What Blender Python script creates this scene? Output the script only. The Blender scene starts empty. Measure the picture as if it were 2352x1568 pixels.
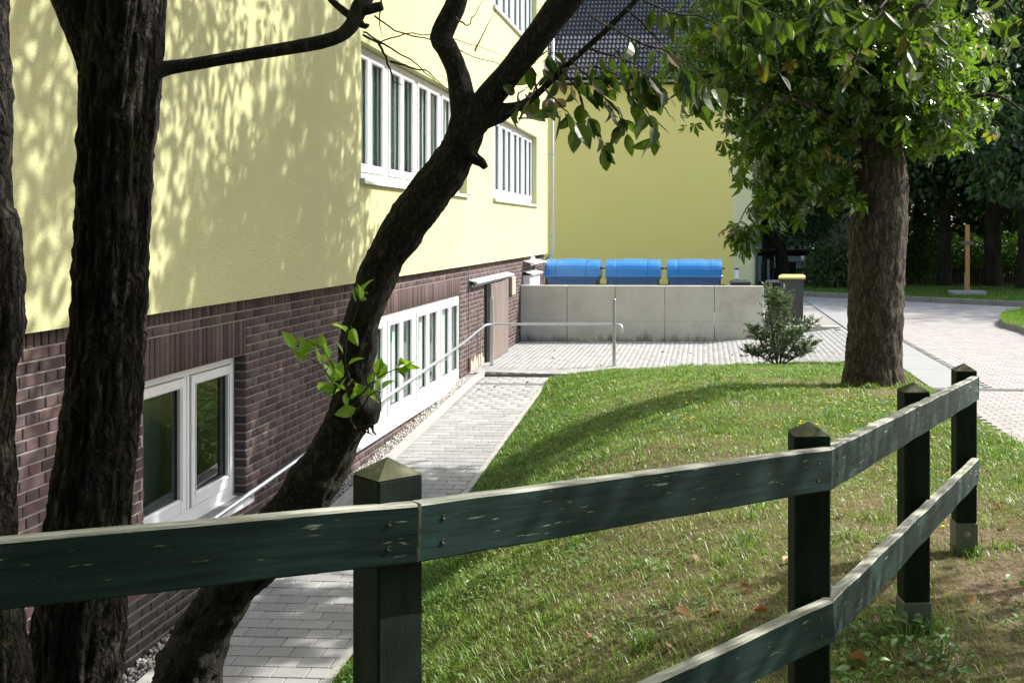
import bpy, math, random
import numpy as np
from mathutils import Vector, Matrix, Euler, noise

SC = bpy.context.scene
random.seed(7)
rng = np.random.default_rng(11)

# ------------------------------------------------------------------ camera, world, sun, exposure
F, CX, CY, YAW = 2545.0, 1452.0, 527.0, math.atan(165 / 2545.0)
W0, H0 = 2352.0, 1568.0
cam_data = bpy.data.cameras.new("camera")
cam = bpy.data.objects.new("camera", cam_data)
SC.collection.objects.link(cam)
cam_data.sensor_width = 36.0
cam_data.lens = 36.0 * F / W0
cam_data.shift_x = (W0 / 2 - CX) / W0
cam_data.shift_y = -(H0 / 2 - CY) / W0
cam_data.clip_start = 0.05
cam_data.clip_end = 400.0
cam.location = (0, 0, 0)
cam.rotation_euler = (math.radians(90), 0, YAW)
SC.camera = cam

SUN = Vector((1.0, 0.5, 0.95)).normalized()
world = bpy.data.worlds.new("World")
SC.world = world
world.use_nodes = True
wn = world.node_tree
bg = wn.nodes["Background"]
sky = wn.nodes.new("ShaderNodeTexSky")
sky.sky_type = 'NISHITA'
sky.sun_disc = False
sky.sun_elevation = math.asin(SUN.z)
sky.sun_rotation = math.atan2(SUN.x, SUN.y)
sky.air_density = 1.0
sky.dust_density = 3.0
wn.links.new(sky.outputs[0], bg.inputs[0])
bg.inputs[1].default_value = 0.15
sun_data = bpy.data.lights.new("sun", 'SUN')
sun_data.energy = 3.6
sun_data.angle = math.radians(0.53)
sun_data.color = (1.0, 0.955, 0.88)
sun = bpy.data.objects.new("sun", sun_data)
sun.rotation_euler = (-SUN).to_track_quat('-Z', 'Y').to_euler()
sun.location = (8, 4, 12)
SC.collection.objects.link(sun)
SC.view_settings.view_transform = 'Standard'
SC.view_settings.look = 'None'
SC.view_settings.gamma = 1.0
SC.view_settings.exposure = 1.35
SC.view_settings.use_curve_mapping = False
SC.cycles.max_bounces = 7
SC.cycles.diffuse_bounces = 4
SC.cycles.glossy_bounces = 3
SC.cycles.transmission_bounces = 3
SC.cycles.transparent_max_bounces = 8
SC.cycles.sample_clamp_indirect = 6.0

# ------------------------------------------------------------------ measuring helpers (camera stands at the origin)
_ca, _sa = math.cos(YAW), math.sin(YAW)
def at(u, v, Y):
    """world point at distance Y that was measured at photo position u, v"""
    r = (u - CX) / F; s = (CY - v) / F
    t = Y / (_ca + r * _sa)
    return Vector((t * (-_sa + r * _ca), Y, s * t))
def on_x(u, X):
    r = (u - CX) / F
    t = X / (-_sa + r * _ca)
    return t * (_ca + r * _sa)
def ground_at(u, v, z):
    r = (u - CX) / F; s = (CY - v) / F
    t = z / s
    return Vector((t * (-_sa + r * _ca), t * (_ca + r * _sa), z))
def project(p):
    d = p[1] * _ca - p[0] * _sa
    if d <= 0.05: return (-9e9, -9e9, d)
    return (CX + F * (p[0] * _ca + p[1] * _sa) / d, CY - F * p[2] / d, d)
def in_frame(p, m=0):
    u, v, d = project(p)
    return d > 0 and -m < u < W0 + m and -m < v < H0 + m

# ------------------------------------------------------------------ object helpers
COL = SC.collection
def link(o, parent=None):
    COL.objects.link(o)
    if parent is not None: o.parent = parent
    return o
def tag(o, label=None, cat=None, group=None, kind=None):
    if label: o["label"] = label
    if cat: o["category"] = cat
    if group: o["group"] = group
    if kind: o["kind"] = kind
    return o
def empty(name, loc=(0, 0, 0), label=None, cat=None, group=None, rz=0):
    o = bpy.data.objects.new(name, None)
    o.empty_display_size = 0.1
    o.location = loc; o.rotation_euler = (0, 0, rz)
    link(o)
    return tag(o, label, cat, group)

class MB:
    def __init__(s):
        s.v = []; s.f = []; s.m = []
    def add(s, vs, fs, mi=0, M=None):
        b = len(s.v)
        for p in vs:
            s.v.append(tuple(M @ Vector(p)) if M is not None else tuple(p))
        for f in fs:
            s.f.append(tuple(i + b for i in f)); s.m.append(mi)
    def box(s, a, b, mi=0, M=None, bev=0.0):
        x0, y0, z0 = a; x1, y1, z1 = b
        if bev <= 0:
            vs = [(x0,y0,z0),(x1,y0,z0),(x1,y1,z0),(x0,y1,z0),(x0,y0,z1),(x1,y0,z1),(x1,y1,z1),(x0,y1,z1)]
            s.add(vs, [(0,3,2,1),(4,5,6,7),(0,1,5,4),(1,2,6,5),(2,3,7,6),(3,0,4,7)], mi, M)
            return
        # bevelled box: 24 corners
        vs = []; idx = {}
        for ix, X in enumerate((x0, x1)):
            for iy, Y in enumerate((y0, y1)):
                for iz, Z in enumerate((z0, z1)):
                    sx = bev * (1 - 2 * ix); sy = bev * (1 - 2 * iy); sz = bev * (1 - 2 * iz)
                    idx[(ix,iy,iz,'x')] = len(vs); vs.append((X, Y + sy, Z + sz))
                    idx[(ix,iy,iz,'y')] = len(vs); vs.append((X + sx, Y, Z + sz))
                    idx[(ix,iy,iz,'z')] = len(vs); vs.append((X + sx, Y + sy, Z))
        fs = []
        g = lambda *k: idx[k]
        for i in (0, 1):
            q = [g(i,0,0,'x'), g(i,1,0,'x'), g(i,1,1,'x'), g(i,0,1,'x')]
            fs.append(q if i else q[::-1])
            q = [g(0,i,0,'y'), g(0,i,1,'y'), g(1,i,1,'y'), g(1,i,0,'y')]
            fs.append(q if i else q[::-1])
            q = [g(0,0,i,'z'), g(1,0,i,'z'), g(1,1,i,'z'), g(0,1,i,'z')]
            fs.append(q if i else q[::-1])
        for i in (0, 1):
            for j in (0, 1):
                fs.append([g(i,j,0,'x'), g(i,j,1,'x'), g(i,j,1,'y'), g(i,j,0,'y')])
                fs.append([g(i,0,j,'x'), g(i,1,j,'x'), g(i,1,j,'z'), g(i,0,j,'z')])
                fs.append([g(0,i,j,'y'), g(1,i,j,'y'), g(1,i,j,'z'), g(0,i,j,'z')])
                for k in (0, 1):
                    fs.append([g(i,j,k,'x'), g(i,j,k,'y'), g(i,j,k,'z')])
        s.add(vs, fs, mi, M)
    def tube(s, pts, rad, n=10, mi=0, cap=True):
        pts = [Vector(p) for p in pts]
        if not hasattr(rad, '__len__'): rad = [rad] * len(pts)
        rings = []
        up = Vector((0, 0, 1))
        prev = None
        for i, p in enumerate(pts):
            d = (pts[min(i + 1, len(pts) - 1)] - pts[max(i - 1, 0)]).normalized()
            if prev is None:
                a = d.cross(up)
                if a.length < 1e-3: a = d.cross(Vector((1, 0, 0)))
                a.normalize()
            else:
                a = (prev - d * prev.dot(d)).normalized()
            prev = a
            b = d.cross(a)
            rings.append([tuple(p + (a * math.cos(t) + b * math.sin(t)) * rad[i]) for t in [2 * math.pi * k / n for k in range(n)]])
        base = len(s.v)
        for r in rings: s.v.extend(r)
        for i in range(len(pts) - 1):
            for k in range(n):
                k2 = (k + 1) % n
                s.f.append((base + i * n + k, base + i * n + k2, base + (i + 1) * n + k2, base + (i + 1) * n + k)); s.m.append(mi)
        if cap:
            s.f.append(tuple(base + k for k in range(n))[::-1]); s.m.append(mi)
            e = base + (len(pts) - 1) * n
            s.f.append(tuple(e + k for k in range(n))); s.m.append(mi)
    def lathe(s, prof, c=(0, 0, 0), n=24, mi=0, axis='z'):
        base = len(s.v)
        for r, h in prof:
            for k in range(n):
                t = 2 * math.pi * k / n
                p = (r * math.cos(t), r * math.sin(t), h)
                if axis == 'x': p = (h, r * math.cos(t), r * math.sin(t))
                s.v.append((c[0] + p[0], c[1] + p[1], c[2] + p[2]))
        for i in range(len(prof) - 1):
            for k in range(n):
                k2 = (k + 1) % n
                s.f.append((base + i * n + k, base + i * n + k2, base + (i + 1) * n + k2, base + (i + 1) * n + k)); s.m.append(mi)
    def mesh(s, name, mats):
        me = bpy.data.meshes.new(name)
        me.from_pydata(s.v, [], s.f)
        for m in (mats if isinstance(mats, (list, tuple)) else [mats]): me.materials.append(m)
        if any(s.m): me.polygons.foreach_set("material_index", s.m)
        me.update()
        return me
    def build(s, name, mats, parent=None, smooth=False, loc=None, **k):
        me = s.mesh(name, mats)
        if smooth: me.polygons.foreach_set("use_smooth", [True] * len(me.polygons))
        o = link(bpy.data.objects.new(name, me), parent)
        if loc is not None: o.location = loc
        return tag(o, **k)

def np_mesh(name, V, T, mat, parent=None, col=None, smooth=False, nper=3, **k):
    """big mesh from numpy arrays; T (n,3) or (n,4); col per vertex float"""
    me = bpy.data.meshes.new(name)
    V = np.ascontiguousarray(V, dtype=np.float32); T = np.ascontiguousarray(T, dtype=np.int32)
    n, w = T.shape
    me.vertices.add(len(V)); me.vertices.foreach_set("co", V.ravel())
    me.loops.add(n * w); me.loops.foreach_set("vertex_index", T.ravel())
    me.polygons.add(n)
    me.polygons.foreach_set("loop_start", np.arange(0, n * w, w, dtype=np.int32))
    if smooth: me.polygons.foreach_set("use_smooth", np.ones(n, dtype=bool))
    me.materials.append(mat)
    me.update(calc_edges=True)
    if col is not None:
        a = me.attributes.new("rnd", 'FLOAT', 'POINT')
        a.data.foreach_set("value", np.ascontiguousarray(col, dtype=np.float32))
    o = link(bpy.data.objects.new(name, me), parent)
    return tag(o, **k)

def rot_from(dirs, ups):
    """matrices whose y column is dirs, z column close to ups"""
    y = dirs / np.linalg.norm(dirs, axis=1, keepdims=True)
    x = np.cross(y, ups); x /= np.linalg.norm(x, axis=1, keepdims=True) + 1e-9
    z = np.cross(x, y)
    return np.stack([x, y, z], axis=2)
def instance(bv, bf, R, T, S):
    bv = np.asarray(bv, float); bf = np.asarray(bf, int)
    k = len(T)
    S = np.asarray(S, float)
    if S.ndim == 1: S = S[:, None]
    P = np.einsum('kij,kvj->kvi', R, bv[None] * S[:, None, :]) + np.asarray(T)[:, None, :]
    Fc = bf[None] + (np.arange(k) * len(bv))[:, None, None]
    return P.reshape(-1, 3), Fc.reshape(-1, bf.shape[1])

# ------------------------------------------------------------------ materials
def new_mat(name):
    m = bpy.data.materials.new(name); m.use_nodes = True
    nt = m.node_tree; nt.nodes.clear()
    out = nt.nodes.new("ShaderNodeOutputMaterial")
    return m, nt, out
def N(nt, t, **k):
    n = nt.nodes.new(t)
    for a, b in k.items(): setattr(n, a, b)
    return n
def L(nt, a, b): nt.links.new(a, b)
def ramp(nt, stops, interp='LINEAR'):
    r = N(nt, "ShaderNodeValToRGB"); r.color_ramp.interpolation = interp
    el = r.color_ramp.elements
    while len(el) < len(stops): el.new(0.5)
    for e, (p, c) in zip(el, stops):
        e.position = p; e.color = (c[0], c[1], c[2], 1) if hasattr(c, '__len__') else (c, c, c, 1)
    return r
def noise_n(nt, vec, scale, detail=4, rough=0.55, dist=0.0):
    n = N(nt, "ShaderNodeTexNoise"); n.inputs["Scale"].default_value = scale
    n.inputs["Detail"].default_value = detail; n.inputs["Roughness"].default_value = rough
    n.inputs["Distortion"].default_value = dist
    L(nt, vec, n.inputs["Vector"])
    return n
def mixc(nt, fac, a, b, mode='MIX'):
    m = N(nt, "ShaderNodeMix", data_type='RGBA', blend_type=mode)
    if hasattr(fac, 'is_linked') or hasattr(fac, 'node'): L(nt, fac, m.inputs[0])
    else: m.inputs[0].default_value = fac
    for i, x in ((6, a), (7, b)):
        if hasattr(x, 'node'): L(nt, x, m.inputs[i])
        else: m.inputs[i].default_value = (x[0], x[1], x[2], 1)
    return m.outputs[2]
def mathn(nt, op, a, b=None, clamp=False):
    m = N(nt, "ShaderNodeMath", operation=op); m.use_clamp = clamp
    for i, x in ((0, a), (1, b)):
        if x is None: continue
        if hasattr(x, 'node'): L(nt, x, m.inputs[i])
        else: m.inputs[i].default_value = x
    return m.outputs[0]
def mapping(nt, scale=(1, 1, 1), coord="Object"):
    tc = N(nt, "ShaderNodeTexCoord"); mp = N(nt, "ShaderNodeMapping")
    mp.inputs["Scale"].default_value = scale
    L(nt, tc.outputs[coord], mp.inputs["Vector"])
    return mp.outputs[0]
def rnd_value(nt):
    """a number per piece: stored in the joined meshes, drawn per object for the single pieces"""
    a = N(nt, "ShaderNodeAttribute", attribute_name="rnd"); o = N(nt, "ShaderNodeObjectInfo")
    return mathn(nt, 'FRACT', mathn(nt, 'ADD', a.outputs["Fac"], o.outputs["Random"]))
def surf(name, stops, rough=0.8, vscale=3.0, vamt=0.25, bump=0.0, bscale=30.0, bdist=0.01, rnd=False, spec=0.3,
         metal=0.0, stretch=(1, 1, 1), stain=None, coat=0.0, coord="Object", rough_var=0.0):
    """stops: one colour or a ramp [(pos, colour)...] driven by noise or by the per-piece number"""
    m, nt, out = new_mat(name)
    b = N(nt, "ShaderNodeBsdfPrincipled")
    vec = mapping(nt, stretch, coord)
    n1 = noise_n(nt, vec, vscale, 5, 0.6)
    if not isinstance(stops, list): stops = [(0.0, stops), (1.0, stops)]
    rp = ramp(nt, stops)
    if rnd: L(nt, rnd_value(nt), rp.inputs[0])
    else: L(nt, n1.outputs[0], rp.inputs[0])
    k = mathn(nt, 'ADD', mathn(nt, 'MULTIPLY', mathn(nt, 'SUBTRACT', n1.outputs[0], 0.5), vamt * 2), 1.0)
    c = N(nt, "ShaderNodeVectorMath", operation='SCALE')
    L(nt, rp.outputs[0], c.inputs[0]); L(nt, k, c.inputs[3])
    col = c.outputs[0]
    if stain:
        for (sc, lo, hi, sc_col, amt) in stain:
            sn = noise_n(nt, vec, sc, 6, 0.65)
            r2 = ramp(nt, [(lo, 0.0), (hi, amt)]); L(nt, sn.outputs[0], r2.inputs[0])
            col = mixc(nt, r2.outputs[0], col, sc_col)
    L(nt, col, b.inputs["Base Color"])
    b.inputs["Roughness"].default_value = rough
    b.inputs["Metallic"].default_value = metal
    b.inputs["Specular IOR Level"].default_value = spec
    if coat: b.inputs["Coat Weight"].default_value = coat; b.inputs["Coat Roughness"].default_value = 0.08
    if rough_var:
        rr = mathn(nt, 'ADD', mathn(nt, 'MULTIPLY', n1.outputs[0], rough_var), rough - rough_var / 2)
        L(nt, rr, b.inputs["Roughness"])
    if bump:
        n2 = noise_n(nt, vec, bscale, 4, 0.6)
        bp = N(nt, "ShaderNodeBump"); bp.inputs["Strength"].default_value = bump; bp.inputs["Distance"].default_value = bdist
        L(nt, n2.outputs[0], bp.inputs["Height"]); L(nt, bp.outputs[0], b.inputs["Normal"])
    L(nt, b.outputs[0], out.inputs[0])
    return m
def leafmat(name, stops, trans, tfac=0.35, rough=0.45, spec=0.5, vscale=25.0):
    m, nt, out = new_mat(name)
    rp = ramp(nt, stops); rv = rnd_value(nt); L(nt, rv, rp.inputs[0])
    vec = mapping(nt)
    n1 = noise_n(nt, vec, vscale, 3)
    k = mathn(nt, 'ADD', mathn(nt, 'MULTIPLY', n1.outputs[0], 0.5), 0.75)
    c = N(nt, "ShaderNodeVectorMath", operation='SCALE'); L(nt, rp.outputs[0], c.inputs[0]); L(nt, k, c.inputs[3])
    b = N(nt, "ShaderNodeBsdfPrincipled")
    L(nt, c.outputs[0], b.inputs["Base Color"]); b.inputs["Roughness"].default_value = rough
    b.inputs["Specular IOR Level"].default_value = spec
    t = N(nt, "ShaderNodeBsdfTranslucent")
    tc = mixc(nt, 0.5, c.outputs[0], trans); L(nt, tc, t.inputs[0])
    mx = N(nt, "ShaderNodeMixShader"); mx.inputs[0].default_value = tfac
    L(nt, b.outputs[0], mx.inputs[1]); L(nt, t.outputs[0], mx.inputs[2]); L(nt, mx.outputs[0], out.inputs[0])
    return m
def glassmat(name, tint, refl=1.0):
    m, nt, out = new_mat(name)
    fr = N(nt, "ShaderNodeFresnel"); fr.inputs[0].default_value = 1.6
    g = N(nt, "ShaderNodeBsdfGlossy"); g.inputs["Roughness"].default_value = 0.015; g.inputs[0].default_value = (refl, refl, refl, 1)
    t = N(nt, "ShaderNodeBsdfTransparent"); t.inputs[0].default_value = (*tint, 1)
    mx = N(nt, "ShaderNodeMixShader")
    ge = N(nt, "ShaderNodeNewGeometry")
    front = mathn(nt, 'SUBTRACT', 1.0, ge.outputs["Backfacing"])
    L(nt, mathn(nt, 'MULTIPLY', mathn(nt, 'MULTIPLY', fr.outputs[0], 1.35, True), front), mx.inputs[0]); L(nt, t.outputs[0], mx.inputs[1]); L(nt, g.outputs[0], mx.inputs[2])
    L(nt, mx.outputs[0], out.inputs[0])
    return m

# ------------------------------------------------------------------ material library
M = {}
M['plaster'] = surf("cream_render", [(0.3, (0.455, 0.452, 0.245)), (0.7, (0.50, 0.495, 0.275))], 0.95, 0.6, 0.03, 0.9, 95.0, 0.012, spec=0.1)
M['yellow'] = surf("yellow_render", [(0.3, (0.91, 0.765, 0.25)), (0.7, (0.93, 0.79, 0.275))], 0.95, 0.35, 0.03, 0.3, 60.0, 0.01, spec=0.1,
                   stain=[(0.5, 0.55, 0.8, (0.84, 0.70, 0.25), 0.35)])
M['pale'] = surf("pale_render", (0.80, 0.775, 0.46), 0.95, 0.5, 0.03, 0.3, 60.0, 0.01, spec=0.1)
M['mortar'] = surf("mortar", (0.23, 0.218, 0.21), 0.95, 12, 0.15, 0.6, 120.0, 0.004, spec=0.1)
BR = [(0.0, (0.042, 0.031, 0.031)), (0.2, (0.064, 0.043, 0.042)), (0.4, (0.092, 0.060, 0.058)), (0.55, (0.055, 0.043, 0.044)), (0.75, (0.108, 0.077, 0.074)), (1.0, (0.072, 0.050, 0.049))]
M['brick'] = surf("old_red_brick", BR, 0.85, 14, 0.35, 0.7, 90.0, 0.004, rnd=True, spec=0.2,
                  stain=[(3.0, 0.55, 0.8, (0.05, 0.04, 0.042), 0.55), (22.0, 0.62, 0.78, (0.20, 0.165, 0.155), 0.35)])
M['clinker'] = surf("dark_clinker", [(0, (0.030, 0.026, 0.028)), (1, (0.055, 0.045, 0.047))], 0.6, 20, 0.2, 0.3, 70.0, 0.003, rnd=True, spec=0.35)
M['paver'] = surf("grey_paver", [(0, (0.225, 0.228, 0.228)), (0.5, (0.265, 0.266, 0.264)), (1, (0.30, 0.30, 0.295))], 0.9, 9, 0.10, 0.35, 160.0, 0.002, rnd=True, spec=0.2,
                  stain=[(60.0, 0.66, 0.74, (0.12, 0.11, 0.10), 0.5), (1.3, 0.5, 0.8, (0.23, 0.225, 0.205), 0.4)])
M['paver_road'] = surf("warm_paver", [(0, (0.275, 0.26, 0.248)), (0.5, (0.305, 0.29, 0.278)), (1, (0.335, 0.318, 0.30))], 0.9, 9, 0.08, 0.3, 140.0, 0.002, rnd=True, spec=0.2,
                       stain=[(0.7, 0.5, 0.8, (0.245, 0.23, 0.21), 0.4)])
M['joint'] = surf("joint_sand", (0.11, 0.10, 0.085), 1.0, 30, 0.3, 0.4, 100, 0.004, spec=0.05)
M['kerb'] = surf("kerb_concrete", (0.31, 0.305, 0.29), 0.9, 6, 0.12, 0.4, 130, 0.002, stain=[(4.0, 0.5, 0.8, (0.24, 0.23, 0.2), 0.5)])
M['kerb_dark'] = surf("old_kerb", (0.22, 0.20, 0.175), 0.9, 5, 0.2, 0.5, 90, 0.004, stain=[(2.0, 0.5, 0.8, (0.10, 0.10, 0.08), 0.6)])
M['strip'] = surf("smooth_concrete", (0.245, 0.25, 0.248), 0.85, 2, 0.08, 0.2, 60, 0.002)
M['white'] = surf("white_window_paint", (0.60, 0.61, 0.625), 0.35, 5, 0.03, spec=0.45, stain=[(14.0, 0.62, 0.8, (0.62, 0.62, 0.6), 0.25)])
M['sillm'] = surf("white_metal_sill", (0.55, 0.56, 0.58), 0.4, 6, 0.06, spec=0.5, stain=[(6.0, 0.55, 0.75, (0.45, 0.46, 0.47), 0.3)])
M['glass'] = glassmat("window_glass", (0.86, 0.92, 0.90))
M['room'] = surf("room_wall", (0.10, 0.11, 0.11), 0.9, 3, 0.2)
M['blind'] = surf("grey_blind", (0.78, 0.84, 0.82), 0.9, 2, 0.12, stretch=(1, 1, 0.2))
M['zinc'] = surf("zinc", (0.42, 0.46, 0.52), 0.38, 6, 0.12, metal=0.75, spec=0.5)
M['steel'] = surf("galvanised_steel", (0.55, 0.57, 0.58), 0.32, 14, 0.12, metal=0.85, spec=0.5)
M['steel_dull'] = surf("dull_steel", (0.28, 0.30, 0.30), 0.55, 10, 0.15, metal=0.4, spec=0.4, stain=[(9, 0.5, 0.8, (0.14, 0.13, 0.11), 0.5)])
M['screw'] = surf('dull_screw', (0.06, 0.065, 0.06), 0.6, 10, 0.2, metal=0.3, spec=0.3)
M['rust'] = surf("rusty_pipe", (0.16, 0.075, 0.035), 0.9, 30, 0.3, 0.4, 80, 0.003)
M['darksteel'] = surf("dark_steel", (0.035, 0.038, 0.04), 0.55, 10, 0.2, spec=0.4)
M['sheet'] = surf("aluminium_sheet", (0.55, 0.57, 0.55), 0.5, 8, 0.08, metal=0.35, spec=0.5)
M['doorwood'] = surf("grey_brown_door", [(0.3, (0.10, 0.083, 0.074)), (0.55, (0.155, 0.128, 0.11)), (0.8, (0.125, 0.105, 0.08))], 0.65, 2.2, 0.15, 0.15, 40, 0.002, stretch=(1, 4, 0.35), spec=0.3)
def concrete_mat():
    m, nt, out = new_mat("cast_concrete")
    vec = mapping(nt); tc = N(nt, "ShaderNodeTexCoord"); sep = N(nt, "ShaderNodeSeparateXYZ"); L(nt, tc.outputs["Object"], sep.inputs[0])
    n1 = noise_n(nt, vec, 1.4, 6, .65); n2 = noise_n(nt, vec, 40, 5, .7); n3 = noise_n(nt, mapping(nt, (1, 1, .35)), 5, 5, .7)
    base = ramp(nt, [(.25, (0.36, 0.345, 0.29)), (.5, (0.46, 0.44, 0.385)), (.75, (0.53, 0.515, 0.46))]); L(nt, n1.outputs[0], base.inputs[0])
    br = noise_n(nt, mapping(nt, (1, 1, 1)), .85, 4, .6, .6); brr = ramp(nt, [(.60, 0.0), (.70, .5)]); L(nt, br.outputs[0], brr.inputs[0])
    c = mixc(nt, brr.outputs[0], base.outputs[0], (0.30, 0.235, 0.17))
    pr = ramp(nt, [(.68, 0.0), (.73, .6)]); L(nt, n2.outputs[0], pr.inputs[0]); c = mixc(nt, pr.outputs[0], c, (0.13, 0.12, 0.10))
    # damp rising from the foot: height above the paving, broken up by noise
    hgt = mathn(nt, 'MULTIPLY', mathn(nt, 'ADD', sep.outputs[2], 2.46), 2.2)
    k = mathn(nt, 'SUBTRACT', mathn(nt, 'ADD', mathn(nt, 'MULTIPLY', n3.outputs[0], 1.5), mathn(nt, 'MULTIPLY', n2.outputs[0], .5)), mathn(nt, 'ADD', hgt, .45))
    dr = ramp(nt, [(.18, 0.0), (.55, .75), (.8, .95)]); L(nt, k, dr.inputs[0]); c = mixc(nt, dr.outputs[0], c, (0.115, 0.10, 0.08))
    sm = mathn(nt, 'ABSOLUTE', mathn(nt, 'ADD', sep.outputs[2], 1.985)); sr = ramp(nt, [(0.0, .45), (.012, 0.0)]); L(nt, sm, sr.inputs[0]); c = mixc(nt, sr.outputs[0], c, (0.25, 0.235, 0.20))
    b = N(nt, "ShaderNodeBsdfPrincipled"); L(nt, c, b.inputs["Base Color"]); b.inputs["Roughness"].default_value = .9; b.inputs["Specular IOR Level"].default_value = .2
    bp = N(nt, "ShaderNodeBump"); bp.inputs["Strength"].default_value = .4; bp.inputs["Distance"].default_value = .004
    L(nt, n2.outputs[0], bp.inputs["Height"]); L(nt, bp.outputs[0], b.inputs["Normal"]); L(nt, b.outputs[0], out.inputs[0])
    return m
M['concrete'] = concrete_mat()
M['blue'] = surf("blue_plastic", (0.018, 0.085, 0.24), 0.33, 8, 0.08, spec=0.5)
M['bluelid'] = surf("light_blue_lid", (0.025, 0.175, 0.50), 0.26, 5, 0.06, spec=0.5, coat=0.35)
M['black'] = surf("black_plastic", (0.018, 0.019, 0.02), 0.45, 8, 0.15, spec=0.45)
M['greybin'] = surf("anthracite_plastic", (0.045, 0.047, 0.052), 0.5, 8, 0.1, 0.2, 150, 0.001, spec=0.4)
M['yellowlid'] = surf("faded_yellow_lid", (0.62, 0.56, 0.17), 0.45, 8, 0.1, spec=0.4)
M['lamp'] = surf("opal_plastic", (0.85, 0.85, 0.82), 0.3, 5, 0.02, spec=0.5)
M['tile'] = surf("anthracite_roof_tile", [(0, (0.040, 0.041, 0.046)), (1, (0.060, 0.060, 0.066))], 0.75, 6, 0.15, 0.15, 60, 0.002, rnd=True, spec=0.2)
M['roofdark'] = surf("roof_underlay", (0.02, 0.02, 0.022), 0.9, 5, 0.1)
M['darkwood'] = surf("dark_brown_timber", (0.035, 0.022, 0.016), 0.8, 8, 0.3, 0.3, 40)
M['teal'] = surf("teal_cladding", (0.42, 0.52, 0.54), 0.5, 3, 0.1, spec=0.4)
M['sandwood'] = surf("orange_timber", [(0.3, (0.36, 0.17, 0.055)), (0.7, (0.45, 0.23, 0.08))], 0.7, 10, 0.15, stretch=(4, 4, 0.6), stain=[(26, 0.62, 0.68, (0.14, 0.03, 0.015), 0.7)])
M['stone'] = surf("pebble", [(0, (0.30, 0.28, 0.25)), (0.35, (0.48, 0.45, 0.41)), (0.7, (0.56, 0.54, 0.51)), (1, (0.22, 0.20, 0.19))], 0.85, 25, 0.15, rnd=True, spec=0.25)
M['patch'] = surf("old_render_patch", (0.36, 0.30, 0.24), 0.95, 7, 0.2, 0.7, 40, 0.006)
M['soil'] = surf("dry_soil", [(0.3, (0.085, 0.060, 0.040)), (0.5, (0.16, 0.12, 0.085)), (0.75, (0.22, 0.175, 0.125))], 1.0, 9, 0.3, 1.0, 55, 0.02, spec=0.05)
M['ground'] = surf("meadow_ground", [(0.3, (0.045, 0.065, 0.018)), (0.7, (0.09, 0.10, 0.035))], 1.0, 3, 0.3, 0.8, 30, 0.03, spec=0.05)

def lawn_mat():
    m, nt, out = new_mat("lawn_soil")
    vec = mapping(nt)
    a = N(nt, "ShaderNodeAttribute", attribute_name="dry")
    n1 = noise_n(nt, vec, 24, 6, 0.7); n2 = noise_n(nt, vec, 5, 5, 0.6)
    soil = ramp(nt, [(0.3, (0.065, 0.045, 0.03)), (0.5, (0.155, 0.118, 0.08)), (0.72, (0.25, 0.195, 0.14))]); L(nt, n1.outputs[0], soil.inputs[0])
    moss = ramp(nt, [(0.3, (0.025, 0.04, 0.008)), (0.55, (0.07, 0.09, 0.02)), (0.75, (0.14, 0.135, 0.055))]); L(nt, n1.outputs[0], moss.inputs[0])
    f = mathn(nt, 'ADD', a.outputs["Fac"], mathn(nt, 'MULTIPLY', mathn(nt, 'SUBTRACT', n2.outputs[0], 0.5), 0.9), True)
    c = mixc(nt, f, moss.outputs[0], soil.outputs[0])
    b = N(nt, "ShaderNodeBsdfPrincipled"); L(nt, c, b.inputs["Base Color"]); b.inputs["Roughness"].default_value = 1.0
    b.inputs["Specular IOR Level"].default_value = 0.05
    bp = N(nt, "ShaderNodeBump"); bp.inputs["Strength"].default_value = 0.9; bp.inputs["Distance"].default_value = 0.02
    n3 = noise_n(nt, vec, 60, 5, 0.7); L(nt, n3.outputs[0], bp.inputs["Height"]); L(nt, bp.outputs[0], b.inputs["Normal"])
    L(nt, b.outputs[0], out.inputs[0])
    return m
M['lawn'] = lawn_mat()
def grass_mat():
    m, nt, out = new_mat("grass_blades")
    a = N(nt, "ShaderNodeAttribute", attribute_name="rnd")
    rp = ramp(nt, [(0.0, (0.065, 0.16, 0.013)), (0.3, (0.125, 0.24, 0.025)), (0.5, (0.20, 0.28, 0.048)), (0.66, (0.27, 0.28, 0.095)), (0.82, (0.30, 0.255, 0.13)), (1.0, (0.36, 0.31, 0.20))])
    L(nt, a.outputs["Fac"], rp.inputs[0])
    b = N(nt, "ShaderNodeBsdfPrincipled"); L(nt, rp.outputs[0], b.inputs["Base Color"]); b.inputs["Roughness"].default_value = 0.42
    b.inputs["Specular IOR Level"].default_value = 0.45
    t = N(nt, "ShaderNodeBsdfTranslucent"); L(nt, mixc(nt, 0.35, rp.outputs[0], (0.22, 0.42, 0.03)), t.inputs[0])
    mx = N(nt, "ShaderNodeMixShader"); mx.inputs[0].default_value = 0.38
    L(nt, b.outputs[0], mx.inputs[1]); L(nt, t.outputs[0], mx.inputs[2]); L(nt, mx.outputs[0], out.inputs[0])
    return m
M['grass'] = grass_mat()
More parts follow.
